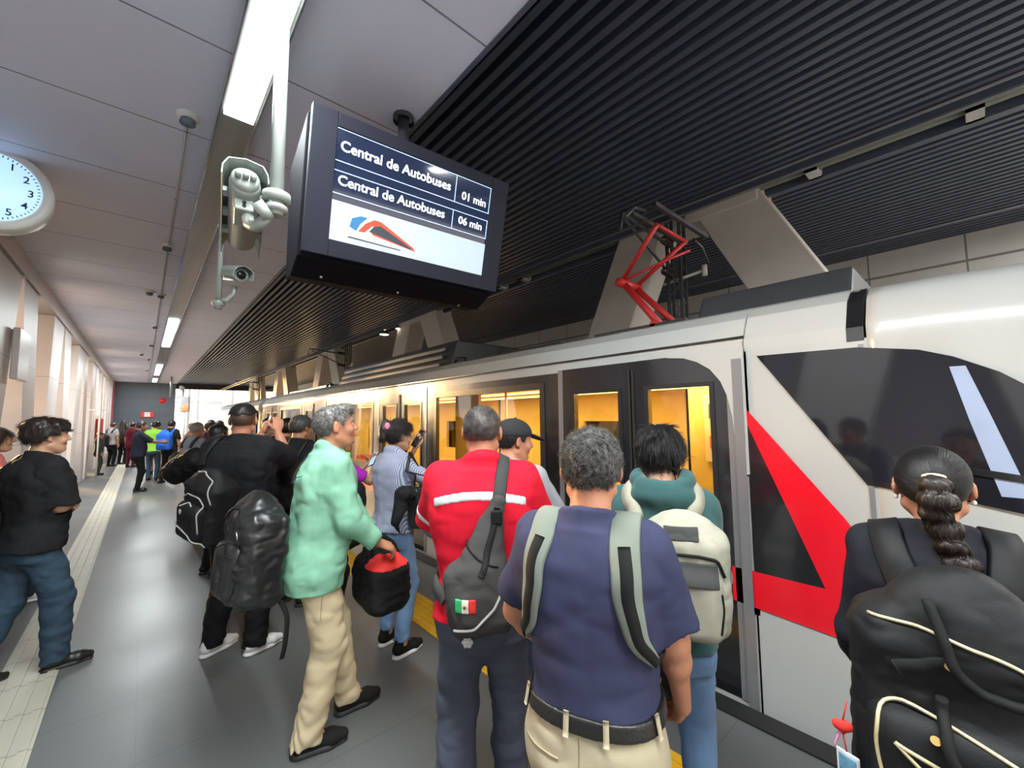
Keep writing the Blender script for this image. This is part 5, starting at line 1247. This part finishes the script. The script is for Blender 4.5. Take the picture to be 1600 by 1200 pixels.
# --- woman with ponytail: black backpack with gold piping
o = B_.item('backpack', 'large black backpack with pale gold piping on the woman at the right', 'backpack')
z = B_.neck[2]; c = V3(-.02, -.25, z-.295); Rb = RZX(2, 3); S_ = pack(c, (.19, .12, .29), Rb, m_bagb, fold=.006, top=.72, rnd=.08); bb = solid_obj('bag_body', S_, .006, m_bagb, o)
pk = Solid().add(rbox(c+Rb@V3(-.02, -.085, -.12), (.15, .07, .135), .055, Rb)).folds(.004, (12, 12, 9)); pko = solid_obj('front_pocket', pk, .006, m_bagb, o); al = S_.copy(); al.ops = al.ops+pk.ops[:1]
m_g = lambda path, par=bb: tube_obj('piping', [on_surface(al, c, Rb, path, .26, .003)], .0038, m_gold, par)
m_g([(-.155, .175), (-.07, .18), (.04, .15), (.12, .11), (.165, .05)])
m_g([(-.15, -.16), (-.165, -.06), (-.155, .01), (-.11, .03), (0, .0), (.09, -.04), (.135, -.10), (.15, -.20), (.155, -.26)], pko)
m_g([(-.135, -.035), (-.08, -.09), (.0, -.125), (.07, -.15)], pko); m_g([(-.135, -.035), (-.06, -.062), (.02, -.10), (.07, -.15)], pko)
m_g([(-.14, -.17), (-.10, -.20), (-.03, -.23), (.05, -.26)])
patch('silver_panel', pk, c, Rb, -.075, -.01, -.093, -.078, mat('silver_fabric', (.45, .47, .55), .3), pko, .002, .003)
for pth in ([(-.06, .235), (-.045, .17), (-.035, .12), (.0, .085), (.06, .075), (.10, .10), (.105, .16), (.10, .21)], [(-.055, .06), (-.06, -.02), (-.02, -.10), (.04, -.16), (.09, -.19)]):
    Qp = on_surface(al, c, Rb, pth, .30, .016); tube_obj('carry_handle', [Qp], .010, m_web, o)
for u, w in ((-.045, .125), (-.075, .02), (.07, -.055)): tube_obj('rivet', [[al.snap(np.array([c+Rb@V3(u, -.2, w)]), .0)[0], al.snap(np.array([c+Rb@V3(u, -.2, w)]), .012)[0]]], .008, m_brass, bb, n=14)
ribbon('side_strap', al, [c+Rb@V3(-.13, -.15, .09), c+Rb@V3(-.08, -.2, .11), c+Rb@V3(-.03, -.2, .13)], .03, m_web, bb, off=.006, thick=.005, n=16)
for q in (-1, 1):
    pts = [(q*.075, -.14, z-.15), (q*.10, -.10, z-.05), (q*.105, .0, z+.02), (q*.11, .10, z-.07), (q*.12, .13, z-.22), (q*.15, .04, z-.36)]
    ribbon('strap', B_.shirtS, pts, .075, m_bagb, o, off=.009, thick=.012, n=50)
o2 = B_.item('keyring_charm', 'red heart and picture card charm dangling beside the gold piped backpack', 'charm')
cc = c+Rb@V3(-.215, -.06, -.10); Q = Solid().add(ell(cc+V3(-.008, -.002, .006), (.012, .008, .012))).add(ell(cc+V3(.008, .0, .006), (.012, .008, .012)), .006).add(rcone(cc+V3(0, 0, .0), cc+V3(0, 0, -.014), .012, .003, ((0, 1, 0), 1.4)), .006); solid_obj('heart', Q, .0025, m_bagred, o2)
tube_obj('cord', [[cc+V3(.01, 0, .06), cc+V3(0, 0, .012)], [cc+V3(0, 0, -.015), cc+V3(.004, 0, -.05)]], .0016, m_bagred, o2)
solid_obj('ribbon_tail', Solid().add(rcone(cc+V3(-.006, 0, -.01), cc+V3(-.018, 0, -.045), .004, .002)), .002, mat('pink_ribbon', (.8, .3, .5), .6), o2)
cd = solid_obj('card', Solid().add(rbox(cc+V3(.006, 0, -.10), (.024, .003, .05), .003, rotz(-.5))), .0028, mat('card_white', (.75, .75, .8), .25), o2)
solid_obj('card_picture', Solid().add(rbox(cc+V3(.006, -.0, -.10), (.019, .0045, .042), .002, rotz(-.5))), .0028, mat('card_blue_picture', (.12, .30, .42), .3, var=.9, scale=45), cd)

# --- green shirt man: black backpack on the back, duffel in the hands
o = G.item('backpack', 'large shiny black backpack hanging on the back of the mint shirt man', 'backpack')
z = G.neck[2]; c = V3(.03, -.285, z-.44); Rb = RZX(14, -4); S_ = pack(c, (.18, .13, .27), Rb, m_bagl, fold=.011, top=.8); bb = solid_obj('bag_body', S_, .007, m_bagl, o)
pk = Solid().add(rbox(c+Rb@V3(0, -.08, -.10), (.115, .07, .13), .05, Rb)).folds(.009, (12, 12, 9)); solid_obj('front_pocket', pk, .007, m_bagl, o); al = S_.copy(); al.ops = al.ops+pk.ops[:1]
for p_ in ([(-.14, .10), (-.06, .18), (.05, .19), (.13, .12)], [(-.11, -.02), (0, .03), (.11, -.02)]): tube_obj('zipper', [on_surface(al, c, Rb, p_, .26)], .004, m_web, bb)
tube_obj('zip_pull', [[al.snap(np.array([c+Rb@V3(.10, -.12, .10)]), .004)[0], al.snap(np.array([c+Rb@V3(.12, -.10, .07)]), .006)[0]], [al.snap(np.array([c+Rb@V3(-.15, -.12, -.12)]), .004)[0], al.snap(np.array([c+Rb@V3(-.15, -.12, -.17)]), .006)[0]]], .004, m_silver, bb)
for q in (-1,): ribbon('strap', G.shirtS, [(q*.08, -.15, z-.16), (q*.105, -.10, z-.05), (q*.11, .0, z+.02), (q*.115, .11, z-.08), (q*.14, .13, z-.24), (q*.19, -.02, z-.38), (q*.15, -.16, z-.48)], .055, m_bagl, o, off=.009, thick=.010, n=50)
ribbon('loose_strap', None, [c+V3(.10, .09, -.22), c+V3(.13, .14, -.32), c+V3(.14, .13, -.45), c+V3(.12, .12, -.52)], .024, m_web, o, normal=(.9, .3, 0), thick=.003, n=20)
o = G.item('duffel_bag', 'black duffel bag with a red top panel held in front by the mint shirt man', 'bag')
c = V3(-.03, .36, .70); Rb = RZX(10, 0, 4); S_ = Solid().add(rbox(c, (.17, .125, .15), .075, Rb)).add(ell(c+V3(0, 0, .07), (.15, .10, .12), Rb), .04).folds(.007, (9, 9, 9)).folds(.004, (14, 14, 20), 2); bb = solid_obj('bag_body', S_, .007, m_bagb, o)
Q = S_.copy().offset(.003); Q.keep(lambda X, Y, Z: np.maximum(c[2]+.10+.10*np.abs(Y-c[1])-Z, np.maximum(Z-(c[2]+.172), -X+.02))); solid_obj('red_panel', Q, .005, m_bagred, bb)
for q in (-1, 1):
    ribbon('handle', None, [c+V3(q*.06, -.09, .12), c+V3(q*.04, -.07, .25), c+V3(.06*q, -.02, .27), c+V3(q*.04, .06, .22), c+V3(q*.06, .09, .12)], .028, m_web, o, normal=(1, 0, .2), thick=.004, n=24)
tube_obj('zipper', [S_.snap(np.array([c+V3(.0, t, .16) for t in np.linspace(-.1, .1, 14)]), .003)], .004, m_web, bb)

# --- photographer: backpack with grey piping on the left side, phone
o = F_.item('backpack', 'black backpack with grey piping hanging behind the man in black T-shirt', 'backpack')
z = F_.neck[2]; c = V3(.03, -.31, z-.40); Rb = RZX(-24, 6, 12); S_ = pack(c, (.155, .125, .25), Rb, m_bagb, fold=.005, top=.85); bb = solid_obj('bag_body', S_, .007, m_bagb, o)
pk = Solid().add(rbox(c+Rb@V3(0, -.09, -.08), (.115, .07, .12), .05, Rb)).folds(.004, (12, 12, 9)); solid_obj('front_pocket', pk, .007, m_bagb, o); al = S_.copy(); al.ops = al.ops+pk.ops[:1]
for p_ in ([(-.12, .05), (-.06, .09), (.06, .09), (.10, .04), (.11, -.12)], [(-.13, -.10), (-.05, -.11), (.06, -.14), (.12, -.22)], [(-.11, .20), (0, .235), (.10, .19), (.14, .06)], [(-.06, .02), (-.02, .045), (.03, .035)]): tube_obj('piping', [on_surface(al, c, Rb, p_, .26, .002)], .0045, m_pip, bb)
solid_obj('round_badge', Solid().add(ell(al.snap(np.array([c+Rb@V3(-.04, -.2, -.01)]), .0)[0], (.014, .004, .018), Rb)), .003, m_pip, bb)
ribbon('strap', F_.shirtS, [(-.15, -.16, z-.16), (-.14, -.10, z-.05), (-.135, .0, z+.02), (-.13, .12, z-.08), (-.16, .13, z-.24), (-.20, .0, z-.40)], .06, m_bagb, o, off=.010, thick=.011, n=50)
def phone(P, q, label, tilt=0, glow=.8):
    w = P.wr[q]+P.hd[q]*.075*P.k+P.pn[q]*.028*P.k; d = P.hd[q]; n = unit(P.pn[q]-d*(P.pn[q]@d)); R = np.stack([np.cross(d, n), d, n], 1)
    o = P.item('smartphone', label, 'phone'); b = solid_obj('phone_case', Solid().add(rbox(w, (.036, .075, .005), .004, R)), .003, m_black, o)
    solid_obj('phone_screen', Solid().add(rbox(w-n*.0045, (.033, .070, .002), .001, R)).add(rbox(w+n*.0045, (.033, .070, .002), .001, R), 0), .003, mat('phone_glass_%d' % int(glow*10), (.10, .14, .18) if glow > .5 else (.01, .01, .012), .08, emit=glow, ecol=(.25, .4, .5)), b); return o
phone(F_, -1, 'dark smartphone raised by the man in black T-shirt')

# --- left edge man: black shoulder bag
o = L1.item('shoulder_bag', 'bulky black shoulder bag slung behind the man with crossed arms', 'bag')
z = L1.neck[2]; c = V3(-.18, -.25, z-.36); Rb = RZX(-20, 0, 10); S_ = pack(c, (.19, .13, .22), Rb, m_bagb, fold=.008); bb = solid_obj('bag_body', S_, .010, m_bagb, o)
ribbon('strap', L1.shirtS, [(-.14, -.18, z-.2), (-.11, -.11, z-.06), (-.10, .0, z+.02), (-.08, .13, z-.12), (.02, .17, z-.28)], .05, m_bagb, o, off=.010, thick=.010, n=40)
al = S_; tube_obj('zip_pull', [on_surface(S_, c, Rb, [(-.03, .15), (.03, .165)], .25, .004)], .005, m_silver, bb)
tube_obj('piping', [on_surface(S_, c, Rb, [(-.16, .05), (-.10, .13), (.0, .14)], .25, .002)], .004, m_patch, bb)

# --- striped shirt woman: handbag, cloth, phone at the ear
o = W_.item('handbag', 'glossy black tapered leather handbag on the arm of the striped shirt woman', 'bag')
c = V3(.265, .10, 1.03); S_ = Solid()
pr = rbox((0, 0, 0), (.062, .175, .14), .018); fn0 = pr[0]
S_.ops.append(('u', lambda X, Y, Z: fn0((X-c[0])/(1.0-.0*(Z-c[2])), (Y-c[1])*(1+.9*(c[2]+.14-Z))*.98, Z-c[2])*.8, (c-V3(.09, .20, .16), c+V3(.09, .20, .16)), .01)); S_.folds(.002, (12, 12, 12))
bb = solid_obj('bag_body', S_, .005, mat('glossy_black_leather', (.012, .013, .013), .22, var=.1, bump=.15, bscale=200, coat=.3), o)
for dx in (-.05, .05):
    tube_obj('handle', [[c+V3(dx, -.10, .12), c+V3(dx*.9, -.09, .22), (W_.sh[1]+V3(.045+dx*.2, -.05, -.06)), (W_.sh[1]+V3(.02+dx*.2, .0, .07)), (W_.sh[1]+V3(.05+dx*.2, .06, -.06)), c+V3(dx*.9, .09, .22), c+V3(dx, .10, .12)]], .007, m_leather, o)
for dy in (-.10, .10): tube_obj('handle_ring', [[c+V3(.066, dy, .115), c+V3(.07, dy, .085)]], .006, m_brass, bb)
tube_obj('charm', [[c+V3(.07, .13, .12), c+V3(.078, .135, .07), c+V3(.078, .13, .03)]], .008, m_brass, bb)
Q = Solid().add(rcone((.27, -.13, 1.13), (.27, -.20, .98), .05, .035)).add(rcone((.27, -.20, .98), (.27, -.17, .90), .035, .012), .02).add(ell((.27, -.05, 1.14), (.05, .12, .04)), .04).folds(.014, (22, 22, 14)); solid_obj('scarf', Q, .007, c_black, None, label='black cloth draped over the top of the glossy handbag', cat='scarf', xf=Matrix.Translation(W_.root.location) @ Matrix.Rotation(W_.rz, 4, 'Z'))
phone(W_, -1, 'black smartphone held up to the face by the striped shirt woman', glow=.01)
# ================================================================== people farther down the platform
def far(x, y, face, H_, label, top, leg, hair, sex='m', sleeve=.45, hs=SHORT, thick=.012, h=.015, curls=None, **k):
    P = Person(x, y, face, H_, label, sex=sex, h=h, **k)
    P.body().pants(leg, fold=.006).top(top, sleeve=sleeve, hem=-.10, grow=.018, loose=.006, fold=.007).shoes(m_leather, detail=False).hair(hair, hs, thick, n=700 if h < .014 else 0, length=.03, hstep=h*.5); return P
def simple_pack(P, label, m, dx=0, half=(.15, .11, .24), dz=-.38, strap=True, rz=0, h=.011):
    o = P.item('backpack', label, 'backpack'); z = P.neck[2]; S_ = pack((dx, -.13-half[1]*.8, z+dz), half, RZX(rz, 2), m, fold=.006); b = solid_obj('bag_body', S_, h, m, o)
    solid_obj('front_pocket', Solid().add(rbox((dx, -.13-half[1]*1.35, z+dz-.08), (half[0]*.7, .05, half[2]*.42), .035, RZX(rz))), h, m, o)
    if strap:
        for q in (-1, 1): ribbon('strap', P.shirtS, [(q*.085, -.14, z-.14), (q*.105, -.10, z-.05), (q*.11, .0, z+.02), (q*.115, .10, z-.08), (q*.15, .10, z-.24)], .05, m, o, off=.009, thick=.010, n=30)
    return o
cg = lambda n, c: cloth(n, c)
# purple woman with phone
U = far(1.13, 3.48, 72, 1.58, 'woman in purple T-shirt looking at her phone beyond the mint shirt man', c_purple, c_black2, h_dark, 'f', sleeve=.42, h=.011, skin_kind='light', head=(-8, -22), hs=[(-.14, -.07), (-.03, -.05), (.01, -.02), (.034, .0), (.05, .05), (.11, .055)],
        hands={1: ((.12, .34, 1.24), (.8, -.8, -.5)), -1: ((-.02, .36, 1.22), (-.8, -.8, -.5))}, hand_dir=((.0, .7, .7), (-.3, .7, .7)), palm=((-.4, -.6, .6), (-.2, -.6, .6)), curl=(.7, .7))
phone(U, 1, 'pale cased smartphone with lit screen held by the purple shirt woman', glow=1.2)
o = U.item('tote_bag', 'large soft black bag at the side of the purple shirt woman', 'bag'); S_ = Solid().add(rbox((.22, -.06, .92), (.10, .19, .24), .07)).folds(.012, (9, 9, 7)); solid_obj('bag_body', S_, .010, c_black, o)
ribbon('strap', U.shirtS, [(.22, -.10, 1.14), (.15, -.12, 1.25), (.08, -.02, U.neck[2]+.02), (.0, .14, 1.25), (.12, .13, 1.12), (.24, .02, 1.12)], .035, c_black, o, off=.008, thick=.006, n=40)
# man with grey hair and black backpack
A_ = far(1.10, 4.25, 52, 1.685, 'man with short greying hair wearing a big plain black backpack', c_black, c_djean, HM('dark_grey', (.06, .055, .052)), h=.011, head=(14, -4))
simple_pack(A_, 'big plain black backpack on the man with short greying hair', m_bagb, half=(.17, .13, .25), dz=-.30)
J_ = far(1.22, 5.2, 40, 1.66, 'dark haired person in navy jacket with a white chest band', cg('navy_jacket_cloth', (.04, .055, .13)), c_djean, h_black, sleeve=.95, h=.012)
s2 = J_.shirtS.copy().offset(.003); zz = J_.neck[2]; s2.keep(lambda X, Y, Z: np.maximum(np.abs(Z-(zz-.12))-.03, np.abs(X)-.16)); solid_obj('white_band', s2, .009, m_refl, J_.shirt)
M_ = far(1.30, 6.1, -60, 1.66, 'dark haired person facing the platform beyond the raised phone', c_black, c_black2, h_black, h=.013, skin_kind='light')
# lilac shirt man with gym bag
Li = far(.62, 5.6, 62, 1.60, 'person in lilac grey shirt hidden behind the tall man in black', cg('lilac_grey_cotton', (.25, .22, .30)), c_black2, h_black, h=.012, sleeve=.9)
o = Li.item('gym_bag', 'black barrel shaped gym bag with a pale seam carried behind the lilac shirt', 'bag'); S_ = Solid().add(rcone((-.10, -.32, 1.13), (.10, -.28, 1.25), .125, .12)).folds(.012, (8, 8, 8)).folds(.006, (14, 14, 20), 2); bb = solid_obj('bag_body', S_, .010, m_bagb, o)
tube_obj('piping', [S_.snap(np.array([(.0+.12*math.cos(t), -.36+.05*math.cos(t), 1.2+.17*math.sin(t)) for t in np.linspace(.6, 2.8, 20)]), .003)], .005, m_pip, bb)
ribbon('strap', Li.shirtS, [(-.12, -.2, 1.32), (-.10, -.11, Li.neck[2]-.06), (-.09, 0, Li.neck[2]+.02), (-.06, .13, Li.neck[2]-.12)], .045, m_web, o, off=.010, thick=.008, n=30)
E1 = far(.62, 8.0, 58, 1.62, 'grey haired man in light grey shirt with a dark backpack strap', cg('pale_grey_blue_cotton', (.27, .30, .37)), c_djean, HM('light_grey', (.25, .22, .21)), h=.014)
simple_pack(E1, 'dark slim backpack on the grey haired man in light grey shirt', m_patch, dx=-.05, half=(.13, .09, .2), h=.014)
far(.95, 9.6, 60, 1.62, 'brown haired person in dark maroon top in the middle of the queue', cg('dark_maroon_cotton', (.06, .02, .025)), c_black2, HM('auburn', (.08, .03, .02)), h=.016)
far(1.35, 8.9, 75, 1.66, 'dark haired person in mustard top in the middle of the queue', cg('mustard_cotton', (.45, .26, .04)), c_djean, h_black, h=.016)
far(1.30, 11.5, 70, 1.64, 'person in white shirt waiting far down by the train', cg('white_cotton', (.6, .6, .6)), c_black2, h_dark, h=.018)
far(.9, 12.4, 65, 1.60, 'person in brown top waiting left of the white shirt', cg('brown_cotton', (.10, .05, .03)), c_djean, h_dark, h=.018)
far(1.45, 14.5, 80, 1.66, 'farthest waiting person in dark blue top by the train', cg('dark_blue_cotton', (.02, .04, .12)), c_black2, h_black, h=.02)
far(1.45, 7.3, 80, 1.68, 'tall person in black top between the mustard top and the facing person', c_black, c_black2, h_black, h=.015)
Bl = far(.60, 14.6, 35, 1.66, 'man in black with a bright blue backpack down the platform', c_black, c_black2, h_dark, h=.018, feet={1: (.14, .05, 10), -1: (-.14, -.1, 0)})
simple_pack(Bl, 'bright blue backpack worn by the man down the platform', cloth('bright_blue_nylon', (.03, .14, .62)), half=(.17, .12, .27), dz=-.27, h=.016)
far(.38, 17.3, -30, 1.62, 'bare armed person in tan shorts between green shirt and blue backpack', cg('tan_brown_cotton', (.30, .15, .08)), cg('tan_shorts_cloth', (.45, .28, .15)), h_dark, h=.02)
Gr = far(.28, 15.5, 15, 1.63, 'man in lime green T-shirt and blue jeans down the platform', cg('lime_green_cotton', (.28, .60, .07)), c_jean, h_black, h=.018, skin_kind='brown', hands={1: ((.3, .12, 1.0), (1, -1, 0))})
Nv = far(-.02, 13.3, 80, 1.64, 'man in dark navy shirt holding a phone out, standing on the open platform', cg('dark_navy_cotton', (.015, .018, .035)), c_black2, h_dark, h=.016, sleeve=.5, skin_kind='brown', belly=.03, hands={1: ((.08, .42, 1.13), (.6, -1, -.4)), -1: ((-.06, .42, 1.13), (-.6, -1, -.4))})
Lw = far(-.52, 22.0, 30, 1.66, 'woman with very long dark hair and black dress near the end wall', c_black, c_black, h_dark, 'f', h=.02)
LH = Solid(); LH.add(ell(Lw.L((0, -.09, -.12)), V3(.13, .08, .28))); LH.add(ell(Lw.L((0, -.12, -.42)), V3(.16, .09, .28)), .04); solid_obj('long_hair', LH, .018, h_dark, Lw.hair_ob)
far(-.25, 20.4, 30, 1.60, 'person in maroon clothes beside the very long haired woman', cg('maroon_cotton', (.12, .012, .03)), cg('maroon_cotton', 0), h_dark, 'f', h=.02)
Pg = far(-.80, 21.4, 40, 1.60, 'person in pale grey top with a black bag by the end railing', cg('pale_grey_cotton', (.32, .33, .36)), c_black2, h_dark, h=.02)
simple_pack(Pg, 'black backpack on the pale grey person by the end railing', m_bagb, dx=-.1, h=.018)
far(-.96, 18.3, 75, 1.32, 'child sized person in dark grey clothes by the left wall', cg('dark_grey_green_cotton', (.045, .055, .05)), cg('dark_grey_green_cotton', 0), h_dark, sleeve=.95, h=.016)
